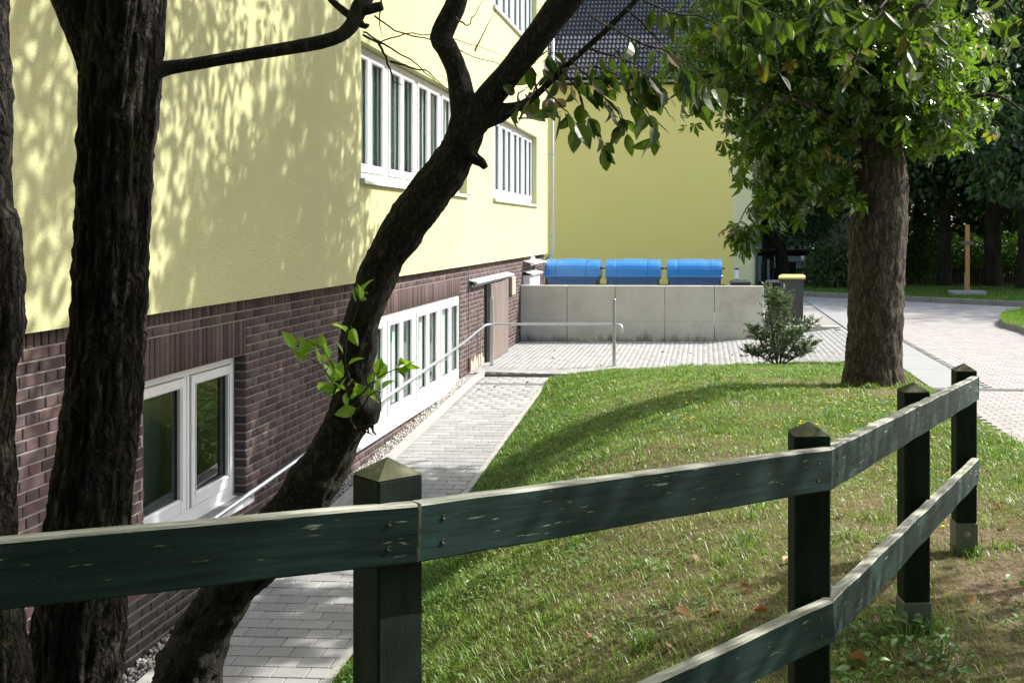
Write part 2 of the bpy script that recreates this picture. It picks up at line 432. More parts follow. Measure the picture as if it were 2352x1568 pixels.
def rail_mat():
    """dark green stain, worn to pale flecks along the grain"""
    m, nt, out = new_mat("worn_green_paint")
    v1 = mapping(nt, (1.2, 16, 16)); v2 = mapping(nt, (7, 75, 75)); v3 = mapping(nt, (1, 5, 5))
    g = noise_n(nt, v1, 3.0, 8, 0.62, 0.35)
    base = ramp(nt, [(0.25, (0.006, 0.013, 0.012)), (0.42, (0.013, 0.030, 0.027)), (0.6, (0.019, 0.043, 0.039)), (0.75, (0.034, 0.066, 0.059))]); L(nt, g.outputs[0], base.inputs[0])
    fl = noise_n(nt, v2, 2.0, 4, 0.55); big = noise_n(nt, v3, 2.5, 3)
    k = mathn(nt, 'ADD', fl.outputs[0], mathn(nt, 'MULTIPLY', mathn(nt, 'SUBTRACT', big.outputs[0], 0.5), 0.35))
    fr = ramp(nt, [(0.655, 0.0), (0.70, 0.75)]); L(nt, k, fr.inputs[0])
    c = mixc(nt, fr.outputs[0], base.outputs[0], (0.34, 0.36, 0.31))
    b = N(nt, "ShaderNodeBsdfPrincipled"); L(nt, c, b.inputs["Base Color"]); b.inputs["Roughness"].default_value = 0.62
    b.inputs["Specular IOR Level"].default_value = 0.12
    bp = N(nt, "ShaderNodeBump"); bp.inputs["Strength"].default_value = 0.5; bp.inputs["Distance"].default_value = 0.003
    L(nt, g.outputs[0], bp.inputs["Height"]); L(nt, bp.outputs[0], b.inputs["Normal"]); L(nt, b.outputs[0], out.inputs[0])
    return m
M['rail'] = rail_mat()
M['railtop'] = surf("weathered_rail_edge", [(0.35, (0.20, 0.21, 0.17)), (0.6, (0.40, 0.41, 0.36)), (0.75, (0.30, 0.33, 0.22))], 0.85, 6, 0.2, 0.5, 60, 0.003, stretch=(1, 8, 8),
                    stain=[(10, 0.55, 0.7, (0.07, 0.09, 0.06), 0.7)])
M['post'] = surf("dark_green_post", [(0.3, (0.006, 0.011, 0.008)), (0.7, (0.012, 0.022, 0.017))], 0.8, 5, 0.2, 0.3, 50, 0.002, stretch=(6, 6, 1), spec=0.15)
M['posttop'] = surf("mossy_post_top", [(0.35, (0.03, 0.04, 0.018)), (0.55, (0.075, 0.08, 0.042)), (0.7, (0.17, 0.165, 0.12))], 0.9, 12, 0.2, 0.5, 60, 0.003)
M['sleeve'] = surf("painted_steel_shoe", (0.10, 0.125, 0.11), 0.5, 12, 0.15, spec=0.4, stain=[(14, 0.55, 0.7, (0.2, 0.2, 0.17), 0.5)])
def barkmat(name, dark, mid, light, sc=(1, 1, .16), vs=26, moss=0.4, dist=.022, vw=.65, fw=.45):
    m, nt, out = new_mat(name)
    tc = N(nt, "ShaderNodeTexCoord")
    wn_ = noise_n(nt, tc.outputs["Object"], 5.0, 4, .6)
    wv = N(nt, "ShaderNodeVectorMath", operation='SCALE'); L(nt, wn_.outputs["Color"], wv.inputs[0]); wv.inputs[3].default_value = .16
    ad = N(nt, "ShaderNodeVectorMath", operation='ADD'); L(nt, tc.outputs["Object"], ad.inputs[0]); L(nt, wv.outputs[0], ad.inputs[1])
    mp = N(nt, "ShaderNodeMapping"); mp.inputs["Scale"].default_value = sc; L(nt, ad.outputs[0], mp.inputs["Vector"])
    vo = N(nt, "ShaderNodeTexVoronoi", feature='DISTANCE_TO_EDGE'); vo.inputs["Scale"].default_value = vs; L(nt, mp.outputs[0], vo.inputs["Vector"])
    fine = noise_n(nt, mp.outputs[0], vs * 4, 6, .7)
    h = mathn(nt, 'MULTIPLY', mathn(nt, 'POWER', vo.outputs[0], .6), 1.5, True)
    hh = mathn(nt, 'ADD', mathn(nt, 'MULTIPLY', h, vw), mathn(nt, 'MULTIPLY', fine.outputs[0], fw))
    rp = ramp(nt, [(.30, dark), (.58, mid), (.92, light)]); L(nt, hh, rp.inputs[0])
    ms = noise_n(nt, tc.outputs["Object"], 2.6, 5, .7); mr = ramp(nt, [(.54, 0.0), (.72, moss)]); L(nt, ms.outputs[0], mr.inputs[0])
    c = mixc(nt, mr.outputs[0], rp.outputs[0], (0.05, 0.062, 0.022))
    b = N(nt, "ShaderNodeBsdfPrincipled"); L(nt, c, b.inputs["Base Color"]); b.inputs["Roughness"].default_value = .9; b.inputs["Specular IOR Level"].default_value = .2
    bp = N(nt, "ShaderNodeBump"); bp.inputs["Strength"].default_value = 1.0; bp.inputs["Distance"].default_value = dist
    L(nt, hh, bp.inputs["Height"]); L(nt, bp.outputs[0], b.inputs["Normal"]); L(nt, b.outputs[0], out.inputs[0])
    return m
M['bark'] = barkmat("dark_furrowed_bark", (0.004, 0.004, 0.003), (0.020, 0.017, 0.014), (0.075, 0.068, 0.056), (1, 1, .13), 34, .4, .03)
M['bark2'] = barkmat("rough_fruit_bark", (0.005, 0.005, 0.004), (0.026, 0.025, 0.020), (0.12, 0.115, 0.098), (1, 1, .35), 38, .35, .022, .28, .85)
M['bark3'] = barkmat("chestnut_bark", (0.013, 0.010, 0.007), (0.065, 0.054, 0.038), (0.16, 0.14, 0.11), (1, 1, .22), 20, .25, .03, .42, .70)
M['bark4'] = surf("dark_park_bark", [(0.3, (0.012, 0.011, 0.008)), (0.7, (0.04, 0.035, 0.025))], 0.95, 4, 0.3, 0.8, 15, 0.03, stretch=(1, 1, 0.3), spec=0.1)
M['twig'] = surf("twig_bark", (0.035, 0.030, 0.022), 0.8, 20, 0.3, spec=0.3)
M['leaf_near'] = leafmat("fruit_tree_leaf", [(0, (0.014, 0.034, 0.007)), (0.6, (0.028, 0.058, 0.011)), (0.88, (0.06, 0.085, 0.02)), (0.94, (0.14, 0.07, 0.02)), (1, (0.18, 0.05, 0.02))], (0.17, 0.33, 0.015), 0.34, 0.33)
M['leaf_sprout'] = leafmat("fresh_leaf", [(0, (0.09, 0.19, 0.02)), (0.7, (0.15, 0.28, 0.03)), (1, (0.12, 0.20, 0.09))], (0.42, 0.75, 0.03), 0.55, 0.35)
M['leaf_ch'] = leafmat("chestnut_leaf", [(0, (0.014, 0.036, 0.006)), (0.6, (0.030, 0.064, 0.010)), (0.965, (0.075, 0.12, 0.02)), (0.985, (0.20, 0.13, 0.02)), (1, (0.22, 0.08, 0.02))], (0.26, 0.50, 0.02), 0.38, 0.20)
M['leaf_park'] = leafmat("park_tree_leaf", [(0, (0.020, 0.042, 0.010)), (0.7, (0.036, 0.072, 0.016)), (1, (0.07, 0.115, 0.028))], (0.18, 0.36, 0.03), 0.34, 0.5, vscale=4)
M['leaf_hedge'] = leafmat("hedge_leaf", [(0, (0.05, 0.11, 0.015)), (1, (0.10, 0.19, 0.03))], (0.20, 0.40, 0.03), 0.3, 0.5, vscale=4)
M['needle'] = leafmat("conifer_spray", [(0, (0.07, 0.12, 0.055)), (0.7, (0.13, 0.20, 0.09)), (0.93, (0.20, 0.24, 0.11)), (1, (0.40, 0.24, 0.12))], (0.08, 0.16, 0.04), 0.2, 0.6)
M['weed'] = leafmat("weed_leaf", [(0, (0.07, 0.16, 0.05)), (1, (0.14, 0.26, 0.08))], (0.25, 0.5, 0.05), 0.35, 0.4)
M['deadleaf'] = leafmat("fallen_leaf", [(0, (0.20, 0.07, 0.03)), (0.5, (0.30, 0.13, 0.05)), (0.8, (0.40, 0.24, 0.12)), (1, (0.46, 0.36, 0.24))], (0.35, 0.15, 0.03), 0.2, 0.7)
M['petal'] = leafmat("yellow_petal", [(0, (0.75, 0.52, 0.01)), (1, (0.85, 0.66, 0.02))], (0.8, 0.6, 0.02), 0.2, 0.6)

# ------------------------------------------------------------------ pieces: the largest 300 as objects, the rest joined
def slab(l, w, d, ch):
    """piece seen from +z: l along x, w along y, top at z=0, chamfered rim"""
    a, b = l / 2, w / 2
    v = [(-a,-b,-d),(a,-b,-d),(a,b,-d),(-a,b,-d), (-a,-b,-ch),(a,-b,-ch),(a,b,-ch),(-a,b,-ch), (-a+ch,-b+ch,0),(a-ch,-b+ch,0),(a-ch,b-ch,0),(-a+ch,b-ch,0)]
    f = [(8,9,10,11)] + [(4+i, 4+(i+1)%4, 8+(i+1)%4, 8+i) for i in range(4)] + [(i, (i+1)%4, 4+(i+1)%4, 4+i) for i in range(4)]
    return v, f
def pieces(name, stuff_name, parent, items, mesh_fn, mat_of, limit=300):
    """items: (loc, R 3x3 np, key)"""
    sc = []
    for i, (loc, R, key) in enumerate(items):
        u, v, d = project(loc)
        s = 1.0 / (d * d) if (d > 0 and -20 < u < W0 + 20 and -20 < v < H0 + 20) else 0.0
        sc.append(s)
    order = sorted(range(len(items)), key=lambda i: -sc[i])
    single = [i for i in order[:limit] if sc[i] > 0]
    cache = {}
    for i in single:
        loc, R, key = items[i]
        if key not in cache:
            v, f = mesh_fn(key)
            me = bpy.data.meshes.new(name); me.from_pydata(v, [], f); me.materials.append(mat_of(key)); me.update()
            cache[key] = me
        o = bpy.data.objects.new(name, cache[key])
        Mx = Matrix([[float(R[r][c]) for c in range(3)] + [float(loc[r])] for r in range(3)] + [[0, 0, 0, 1]])
        o.matrix_basis = Mx
        link(o, parent)
    ss = set(single)
    groups = {}
    for i, it in enumerate(items):
        if i in ss: continue
        groups.setdefault(it[2], []).append(it)
    bymat = {}
    for key, its in groups.items():
        v, f = mesh_fn(key)
        V, T = instance(v, f, np.array([np.array(x[1], float) for x in its]), np.array([tuple(x[0]) for x in its]), np.ones(len(its)))
        c = np.repeat(rng.random(len(its)), len(v))
        bymat.setdefault(mat_of(key).name, []).append((V, T, c))
    for mn, lst in bymat.items():
        off = 0; Vs = []; Ts = []; Cs = []
        for V, T, c in lst:
            Vs.append(V); Ts.append(T + off); Cs.append(c); off += len(V)
        np_mesh(stuff_name, np.concatenate(Vs), np.concatenate(Ts), bpy.data.materials[mn], parent, np.concatenate(Cs), kind="stuff")

# ------------------------------------------------------------------ heights of the ground
ZP0 = 18.65
def z_path(Y): return -2.50 - 0.057 * max(0.0, ZP0 - 0.6 - Y) if Y < ZP0 else -2.50
def z_yard(X): return float(np.interp(X, [-4.2, 0.0, 1.3, 2.95, 30], [-2.455, -2.43, -2.34, -2.12, -2.12]))
def y_far(X): return float(np.interp(X, [-2.6, -2.1, -1.6, 0.64, 1.5, 2.1, 3.15], [18.1, 18.7, 19.2, 19.6, 19.35, 18.7, 17.0]))
def z_lawn(X, Y):
    zp = float(np.interp(Y, [-2, 0, 5, 10, 14, 17, 19.6], [-1.62, -1.57, -1.50, -1.70, -1.93, -2.13, -2.36]))
    ze = z_path(Y) + 0.015
    t = min(1.0, max(0.0, (X + 2.52) / 2.75))
    s = 1 - (1 - t) ** 1.55
    s = s * s * (3 - 2 * s) * 0.35 + s * 0.65
    z = ze + (zp - ze) * s
    # right hand edge falls to the road
    k = min(1.0, max(0.0, (X - 2.3) / 0.85)); k = k * k * (3 - 2 * k)
    z = z * (1 - k) + (-2.10) * k
    # far edge falls to the yard
    e = min(1.0, max(0.0, (Y - (y_far(X) - 1.1)) / 1.1)); e = e * e * (3 - 2 * e)
    z = z * (1 - e) + (z_yard(X) + 0.02) * e
    n = noise.noise(Vector((X * 0.9, Y * 0.9, 0))) * 0.035 + noise.noise(Vector((X * 3, Y * 3, 3))) * 0.012
    return z + n * min(1, t * 4) * (1 - e)

# ------------------------------------------------------------------ setting: ground, yard, road, path
def grid_mesh(name, xs, yfn, zfn, mat, kind="structure", attr=None):
    V = []; T = []
    nx = len(xs); ny = None
    for X in xs:
        ys = yfn(X); ny = len(ys)
        for Y in ys: V.append((X, Y, zfn(X, Y)))
    for i in range(nx - 1):
        for j in range(ny - 1):
            T.append((i * ny + j, (i + 1) * ny + j, (i + 1) * ny + j + 1, i * ny + j + 1))
    o = np_mesh(name, np.array(V), np.array(T), mat, smooth=True, kind=kind)
    if attr:
        a = o.data.attributes.new(attr[0], 'FLOAT', 'POINT')
        a.data.foreach_set("value", np.array([attr[1](v[0], v[1]) for v in V], dtype=np.float32))
    return o
g = MB()
def zfar(Y): return float(np.interp(Y, [30, 42, 60, 200], [-2.02, -2.05, -2.85, -3.2]))
# far terrain beyond the road and everywhere else, one sheet with a hollow where the yard lies
g.add([(-200, -200, -3.6), (200, -200, -3.6), (200, 200, -3.6), (-200, 200, -3.6)], [(0, 1, 2, 3)])
g.build("ground", M['ground'], kind="structure")
grid_mesh("verge", list(np.linspace(-30, 60, 46)), lambda X: list(np.linspace(float(np.interp(X, [-30, 1.8, 3.5, 8.9, 60], [37.2, 37.0, 35.4, 31.0, 24])), 120, 50)),
          lambda X, Y: zfar(Y) + 0.03 * noise.noise(Vector((X * .5, Y * .5, 1))), M['ground'])

# path bed, yard bed, road bed
p = MB()
ys = [-3, 2, 5, 8, 11, 14, ZP0 - 0.6, ZP0 + 0.25]
for a, b in zip(ys[:-1], ys[1:]):
    p.add([(-3.80, a, z_path(a) - 0.006), (-2.50, a, z_path(a) - 0.006), (-2.50, b, z_path(b) - 0.006), (-3.80, b, z_path(b) - 0.006)], [(0, 1, 2, 3)])
path = p.build("path", M['joint'], kind="structure")
yard = grid_mesh("yard", list(np.linspace(-4.03, 2.95, 40)), lambda X: list(np.linspace(ZP0 - 0.02 if X < -1.2 else 16.5, 24.12, 20)), lambda X, Y: z_yard(X) - 0.006, M['joint'])
r = MB()
r.add([(2.952, -6, -2.126), (14, -6, -2.126), (14, 27.2, -2.126), (8.9, 31.0, -2.126), (3.5, 35.4, -2.126), (2.952, 36.0, -2.126)], [(0, 1, 2, 3, 4, 5)])
r.add([(-14, 24.30, -2.126), (2.948, 24.30, -2.126), (2.948, 36.0, -2.126), (1.8, 37.0, -2.126), (-14, 39.98, -2.126)], [(0, 1, 2, 3, 4)])
r.add([(14.002, -6, -2.126), (40, -6, -2.126), (40, 24, -2.126), (14.002, 27.2, -2.126)], [(0, 1, 2, 3)])
def road_far_mat():
    m, nt, out = new_mat("far_paving")
    vec = mapping(nt)
    bt = N(nt, "ShaderNodeTexBrick"); L(nt, vec, bt.inputs["Vector"])
    bt.inputs["Scale"].default_value = 1.0; bt.inputs["Brick Width"].default_value = 0.2; bt.inputs["Row Height"].default_value = 0.1
    bt.inputs["Mortar Size"].default_value = 0.003; bt.inputs["Color1"].default_value = (0.28, 0.268, 0.255, 1); bt.inputs["Color2"].default_value = (0.32, 0.305, 0.29, 1)
    bt.inputs["Mortar"].default_value = (0.14, 0.13, 0.11, 1)
    n1 = noise_n(nt, vec, 0.6, 6, 0.65)
    r2 = ramp(nt, [(0.3, 0.82), (0.7, 1.08)]); L(nt, n1.outputs[0], r2.inputs[0])
    c = N(nt, "ShaderNodeVectorMath", operation='MULTIPLY'); L(nt, bt.outputs[0], c.inputs[0]); L(nt, r2.outputs[0], c.inputs[1])
    b = N(nt, "ShaderNodeBsdfPrincipled"); L(nt, c.outputs[0], b.inputs["Base Color"]); b.inputs["Roughness"].default_value = 0.9
    b.inputs["Specular IOR Level"].default_value = 0.2
    L(nt, b.outputs[0], out.inputs[0]); return m
M['road_far'] = road_far_mat()
road = r.build("road", M['road_far'], kind="structure")

# pavers of the path: 24 x 16 cm, half bond
items = []
th = math.atan(0.057)
R_path = np.array([[1, 0, 0], [0, math.cos(th), -math.sin(th)], [0, math.sin(th), math.cos(th)]])
R_flat = np.eye(3)
row = 0; Y = 5.0
xl, xr = -3.715, -2.60
while Y < ZP0 - 0.15:
    flat = Y > ZP0 - 0.68
    if abs(Y - 17.80) > 0.075:
        x = xl - (0.12 if row % 2 else 0.0)
        while x < xr - 0.02:
            a = max(x, xl); b = min(x + 0.24, xr)
            if b - a > 0.03:
                ln = round(b - a - 0.008, 3)
                j = random.uniform(-.0015, .0015)
                items.append(((0.5 * (a + b), Y, z_path(Y) + 0.012 + j), R_flat if flat else R_path, ('p', ln, 0.152)))
            x += 0.24
    row += 1; Y += 0.16
pieces("paver", "pavers", path, items, lambda k: slab(k[1], k[2], 0.03, 0.004), lambda k: M['paver'])
# concrete edging on the lawn side and the kerb by the gravel
def kerb_run(parent, X0, X1, zoff, y0, y1, step, mat, zf, name="kerb"):
    Y = y0
    while Y < y1 - 0.05:
        b = min(Y + step, y1)
        m = MB()
        v = []
        for X in (X0, X1):
            for yy in (Y + 0.003, b - 0.003):
                for zz in (-0.2, zoff): v.append((X, yy, zf(yy) + zz))
        m.add(v, [(0,1,3,2),(4,6,7,5),(0,4,5,1),(2,3,7,6),(1,5,7,3),(0,2,6,4)])
        m.build(name, mat, parent)
        Y = b
kerb_run(path, -2.597, -2.54, 0.015, 5.0, 18.3, 1.0, M['kerb'], z_path, "edging")
kerb_run(path, -3.80, -3.72, 0.085, 4.0, ZP0 + 0.1, 1.0, M['kerb'], z_path)

# yard pavers 10 x 20 standing along the view, joints running with the wall
items = []
i = 0; X = -3.98
while X < 2.93:
    Y = 18.72 + (0.1 if i % 2 else 0.0)
    sl = (z_yard(X + .05) - z_yard(X - .05)) / 0.1
    t = math.atan(sl)
    R = np.array([[math.cos(t), 0, -math.sin(t)], [0, 1, 0], [math.sin(t), 0, math.cos(t)]]) @ np.array([[0, -1, 0], [1, 0, 0], [0, 0, 1]])
    while Y < 24.05:
        if Y > y_far(X) - 0.9 or X < -1.2:
            if random.random() < .999:
                items.append(((X, Y, z_yard(X) + 0.008 + random.uniform(-.001, .001)), R, ('y', 0.197, 0.097)))
        Y += 0.2
    X += 0.1; i += 1
pieces("paver", "yard_pavers", yard, items, lambda k: slab(k[1], k[2], 0.010, 0.0012), lambda k: M['paver'], 300)
# road pavers 20 x 10 across the view
items = []
Y = 8.0; i = 0
while Y < 24.0:
    xa = 3.02 if Y < 14.7 else 3.74
    xb = (0.30 * Y) * 1.06 + 0.6
    x = xa + (0.1 if i % 2 else 0.0)
    while x < xb:
        if abs(Y - 14.86) > 0.11:
            items.append(((x + 0.1, Y, -2.108 + random.uniform(-.001, .001)), R_flat, ('r', 0.195, 0.095)))
        x += 0.2
    Y += 0.1; i += 1
pieces("paver", "road_pavers", road, items, lambda k: slab(k[1], k[2], 0.018, 0.003), lambda k: M['paver_road'], 300)
m = MB(); yy = 14.98
while yy < 34.0:
    m = MB(); m.box((3.02, yy + .003, -2.3), (3.715, min(yy + 2.0, 34.5) - .003, -2.105), bev=0.004); m.build("concrete_slab", M['strip'], road); yy += 2.0
def grate(parent, x0, x1, y, z, w=0.12, n=None):
    m = MB()
    m.box((x0, y - w / 2, z - .03), (x1, y + w / 2, z - 0.012), 1)
    for s in (-1, 1): m.box((x0, y + s * w / 2 - .006, z - 0.02), (x1, y + s * w / 2 + .006, z + 0.002))
    k = int((x1 - x0) / 0.03)
    for i in range(k):
        xx = x0 + (i + .5) * (x1 - x0) / k
        m.box((xx - .006, y - w / 2, z - 0.01), (xx + .006, y + w / 2, z + 0.001))
    return m.build("drain_grate", [M['steel_dull'], M['darksteel']], parent)
grate(road, 3.02, 6.2, 14.86, -2.105, 0.13)
grate(path, -3.71, -2.60, 17.80, z_path(17.80) + 0.014, 0.145)
# step between landing and yard
m = MB(); v = []
m.add([(-3.80, ZP0 + .02, -2.6), (-2.0, ZP0 + .02, -2.6), (-2.0, ZP0 + .02, -2.455), (-3.80, ZP0 + .02, -2.415),
       (-3.80, ZP0 + .10, -2.6), (-2.0, ZP0 + .10, -2.6), (-2.0, ZP0 + .10, -2.45), (-3.80, ZP0 + .10, -2.415)],
      [(0,1,2,3),(3,2,6,7),(4,7,6,5),(0,3,7,4),(1,5,6,2)])
m.build("step_edge", M['kerb'], yard)
# landing apron right of the path, up to the lawn
m = MB(); m.add([(-2.54, 17.9, -2.49), (-2.0, 17.9, -2.5), (-1.1, 18.9, -2.46), (-1.1, 19.2, -2.45), (-2.54, ZP0 + .05, -2.475)], [(0,1,2,3,4)])
m.build("apron", M['paver'], path)

# far kerb along the verge, and the small planted island at the right
def kerb_line(parent, pts, w, zt, zb, mat, step=1.0, name="kerb"):
    for a, b in zip(pts[:-1], pts[1:]):
        a = Vector(a); b = Vector(b); n = max(1, round((b - a).length / step))
        for i in range(n):
            p0 = a.lerp(b, i / n); p1 = a.lerp(b, (i + 1) / n)
            d = (p1 - p0); ln = d.length; ang = math.atan2(d.y, d.x)
            m = MB(); m.box((0.004, 0, zb), (ln - 0.004, w, zt), bev=0.012)
            o = m.build(name, mat, parent); o.location = (p0.x, p0.y, 0); o.rotation_euler = (0, 0, ang)
kerb_line(road, [(20, 26.0, 0), (8.9, 30.95, 0), (3.5, 35.35, 0), (1.9, 36.9, 0)][::-1], 0.14, -1.98, -2.3, M['kerb_dark'])
isl = [ground_at(2352 + 60, 800, -2.12), ground_at(2352, 767, -2.12), ground_at(2310, 754, -2.12), ground_at(2296, 746, -2.12), ground_at(2297, 738, -2.12), ground_at(2312, 730, -2.12), ground_at(2352, 722, -2.12), ground_at(2420, 716, -2.12)]
isl2 = [(p.x, p.y, 0) for p in isl]
kerb_line(road, isl2[::-1], 0.10, -1.99, -2.2, M['kerb_dark'], 0.8)
m = MB(); m.add([(p[0], p[1], -2.03) for p in isl2] + [(9, 28, -2.03), (12, 24, -2.03), (10, 18, -2.03)][0:0], [tuple(range(len(isl2)))])
m.build("flowerbed_soil", M['ground'], kind="structure")

# lawn
def dryness(X, Y):
    n = noise.noise(Vector((X * 0.8 + 5, Y * 0.55, 0))) * 0.55 + noise.noise(Vector((X * 2.6, Y * 2.2, 7))) * 0.35
    base = 0.27
    base += 0.62 * math.exp(-((X - 1.35) / 1.15) ** 2 - ((Y - 4.6) / 2.1) ** 2)      # trodden patch by the fence
    base += 0.75 * math.exp(-((X - 2.3) / 0.9) ** 2 - ((Y - 13.2) / 0.9) ** 2)        # round the chestnut
    base += 0.55 * math.exp(-((X - 0.9) / 1.0) ** 2 - ((Y - 14.3) / 0.5) ** 2)
    base += 0.30 * math.exp(-((X + 0.2) / 1.4) ** 2 - ((Y - 7.5) / 2.6) ** 2)
    base -= 0.35 * max(0.0, min(1.0, (-1.3 - X) / 0.9))
    base -= 0.12 * max(0.0, min(1.0, (Y - 16) / 2))
    return min(1.0, max(0.0, base + n * 0.6))
grid_mesh("lawn", list(np.linspace(-2.535, 3.0, 112)), lambda X: list(np.linspace(-2.0, y_far(X), 330)), z_lawn, M['lawn'], attr=("dry", dryness))

def make_grass():
    P = []; H = []; C = []; Wd = []
    def zone(n, y0, y1, hw, ln, wd):
        c = 0
        while c < n:
            Y = rng.uniform(y0, y1)
            xm = min(2.98, 0.30 * Y * 1.05 + 0.25)
            xa = max(-2.53, -0.64 * Y)
            X = rng.uniform(xa, xm)
            if Y > y_far(X) - 0.03: continue
            d = dryness(X, Y)
            c += 1
            if rng.random() < (d - 0.35) * 1.2: continue
            tuft = noise.noise(Vector((X * 4.5, Y * 4.5, 9)))
            if tuft < -0.25 and rng.random() < 0.6: continue
            edge = (X < -1.9) or (Y > y_far(X) - 0.35)
            h = ln * (0.55 + 0.9 * rng.random() ** 1.5) * (1.0 + 0.9 * max(0, tuft)) * (1.0 - 0.35 * d) * (1.15 if edge else 1.0)
            P.append((X, Y, z_lawn(X, Y) - 0.004)); H.append(h); Wd.append(wd * (0.7 + 0.6 * rng.random()))
            col = 0.20 + 0.55 * d + 0.14 * rng.normal() + (0.25 if rng.random() < 0.07 else 0) - (0.12 if edge else 0)
            C.append(min(1, max(0, col)))
    zone(110000, 2.6, 6.5, 0, 0.045, 0.0036)
    zone(90000, 6.5, 11.0, 0, 0.045, 0.0050)
    zone(100000, 11.0, 19.6, 0, 0.042, 0.0080)
    # longer tussocks, thickest on the bank, along the edges and round the posts and trunk
    cents = [(X_, Y_) for (X_, Y_) in ((.28, 2.93), (.80, 4.22), (1.22, 5.22), (2.0, 13.4), (2.4, 13.5), (1.7, 13.6)) for _ in range(7)]
    while len(cents) < 620:
        Y = 3.0 + 15.5 * rng.random() ** 1.3; X = rng.uniform(max(-2.5, -.62 * Y), min(2.9, .31 * Y))
        if Y > y_far(X): continue
        if rng.random() < dryness(X, Y) * 1.1 and rng.random() < .85: continue
        cents.append((X, Y))
    for (X0_, Y0_) in cents:
        r_ = rng.uniform(.02, .07); L_ = rng.uniform(.07, .14); c0 = rng.uniform(.05, .45)
        for _ in range(int(rng.uniform(14, 40))):
            X = X0_ + rng.normal() * r_; Y = Y0_ + rng.normal() * r_
            if not (-2.53 < X < 2.98): continue
            P.append((X, Y, z_lawn(X, Y) - .004)); H.append(L_ * rng.uniform(.5, 1.2)); Wd.append(.0035 + .0004 * Y); C.append(min(1, max(0, c0 + .1 * rng.normal())))
    P = np.array(P); H = np.array(H); C = np.array(C); Wd = np.array(Wd)
    n = len(P)
    ang = rng.uniform(0, 2 * np.pi, n); lean = rng.uniform(0.2, 1.5, n)
    dx = np.cos(ang); dy = np.sin(ang)
    sx = -dy; sy = dx
    side = np.stack([sx, sy, np.zeros(n)], 1) * Wd[:, None] * 0.5
    up = np.stack([dx * lean * 0.45, dy * lean * 0.45, np.ones(n) * 0.75], 1)
    mid = P + up * H[:, None] * 0.55
    tip = mid + np.stack([dx * lean * 0.9, dy * lean * 0.9, np.ones(n) * (0.75) - lean * 0.45], 1) * H[:, None] * 0.5
    V = np.stack([P - side, P + side, mid - side * .75, mid + side * .75, tip], 1).reshape(-1, 3)
    b = np.arange(n) * 5
    T = np.concatenate([np.stack([b, b + 1, b + 3], 1), np.stack([b, b + 3, b + 2], 1), np.stack([b + 2, b + 3, b + 4], 1)])
    np_mesh("grass", V, T, M['grass'], None, np.repeat(C, 5), kind="stuff", label="short green and dry grass growing on the lawn between path and fence")
make_grass()

# ------------------------------------------------------------------ the school building on the left
XP, XB = -3.93, -4.03
YE = 27.55
SB = empty("school_building", (-9, 12, -2.5), "long cream rendered building with red brick basement and white windows along the path", "building")
def loc_parent(o, parent):
    """keep a child's mesh in world coordinates under a moved empty"""
    o.matrix_parent_inverse = Matrix.Translation(-Vector(parent.location))
    return o
def part(m, name, mats, parent, **k):
    o = m.build(name, mats, parent, **k)
    root = parent
    while root.parent is not None: root = root.parent
    if parent.parent is None: o.location = -Vector(root.location)
    return o
# (children of a part sit at the origin already, because the part itself was shifted)
def wall_x(m, X, y0, y1, z0, z1, holes, depth, mi=0, mr=None):
    ysx = sorted({y0, y1, *[h[0] for h in holes], *[h[1] for h in holes]})
    zs = sorted({z0, z1, *[h[2] for h in holes], *[h[3] for h in holes]})
    for a, b in zip(ysx[:-1], ysx[1:]):
        for c, d in zip(zs[:-1], zs[1:]):
            cy, cz = (a + b) / 2, (c + d) / 2
            if any(h[0] < cy < h[1] and h[2] < cz < h[3] for h in holes): continue
            m.add([(X, a, c), (X, b, c), (X, b, d), (X, a, d)], [(0, 1, 2, 3)], mi)
    mr = mi if mr is None else mr
    for (a, b, c, d) in holes:
        q = X - depth
        m.add([(X, a, c), (X, b, c), (q, b, c), (q, a, c)], [(3, 2, 1, 0)], mr)
        m.add([(X, a, d), (X, b, d), (q, b, d), (q, a, d)], [(0, 1, 2, 3)], mr)
        m.add([(X, a, c), (X, a, d), (q, a, d), (q, a, c)], [(3, 2, 1, 0)], mr)
        m.add([(X, b, c), (X, b, d), (q, b, d), (q, b, c)], [(0, 1, 2, 3)], mr)
WIN1 = (12.5, 18.2, 0.585, 2.17); WIN2 = (20.5, 25.9, 0.585, 2.17); WIN3 = (20.5, 25.9, 4.19, 5.78); WIN0 = (12.5, 18.2, 4.19, 5.78)
WA = (7.75, 9.54, -2.346, -1.10); WBn = (12.5, 18.15, -2.50, -1.085)
m = MB()
wall_x(m, XP, -8, YE, -0.605, 8.5, [WIN1, WIN2, WIN3, WIN0], 0.24)
m.add([(XP, -8, -0.605), (XP, YE, -0.605), (-4.3, YE, -0.605), (-4.3, -8, -0.605)], [(0, 1, 2, 3)])
m.add([(XP, YE, -0.605), (XP, YE, 8.5), (-16, YE, 8.5), (-16, YE, -0.605)], [(3, 2, 1, 0)][0:1])
m.add([(XP, -8, -0.605), (XP, -8, 8.5), (-16, -8, 8.5), (-16, -8, -0.605)], [(0, 1, 2, 3)])
m.add([(XP, -8, 8.5), (XP, YE, 8.5), (-16, YE, 8.5), (-16, -8, 8.5)], [(0, 1, 2, 3)])
part(m, "rendered_wall", M['plaster'], SB)
m = MB()
wall_x(m, XB - 0.010, -8, YE + 0.2, -3.9, -0.56, [WA, WBn], 0.11)
m.add([(XB - .01, YE + 0.2, -3.9), (XB - .01, YE + 0.2, -0.56), (-16, YE + 0.2, -0.56), (-16, YE + 0.2, -3.9)], [(0, 3, 2, 1)])
part(m, "mortar_wall", M['mortar'], SB)
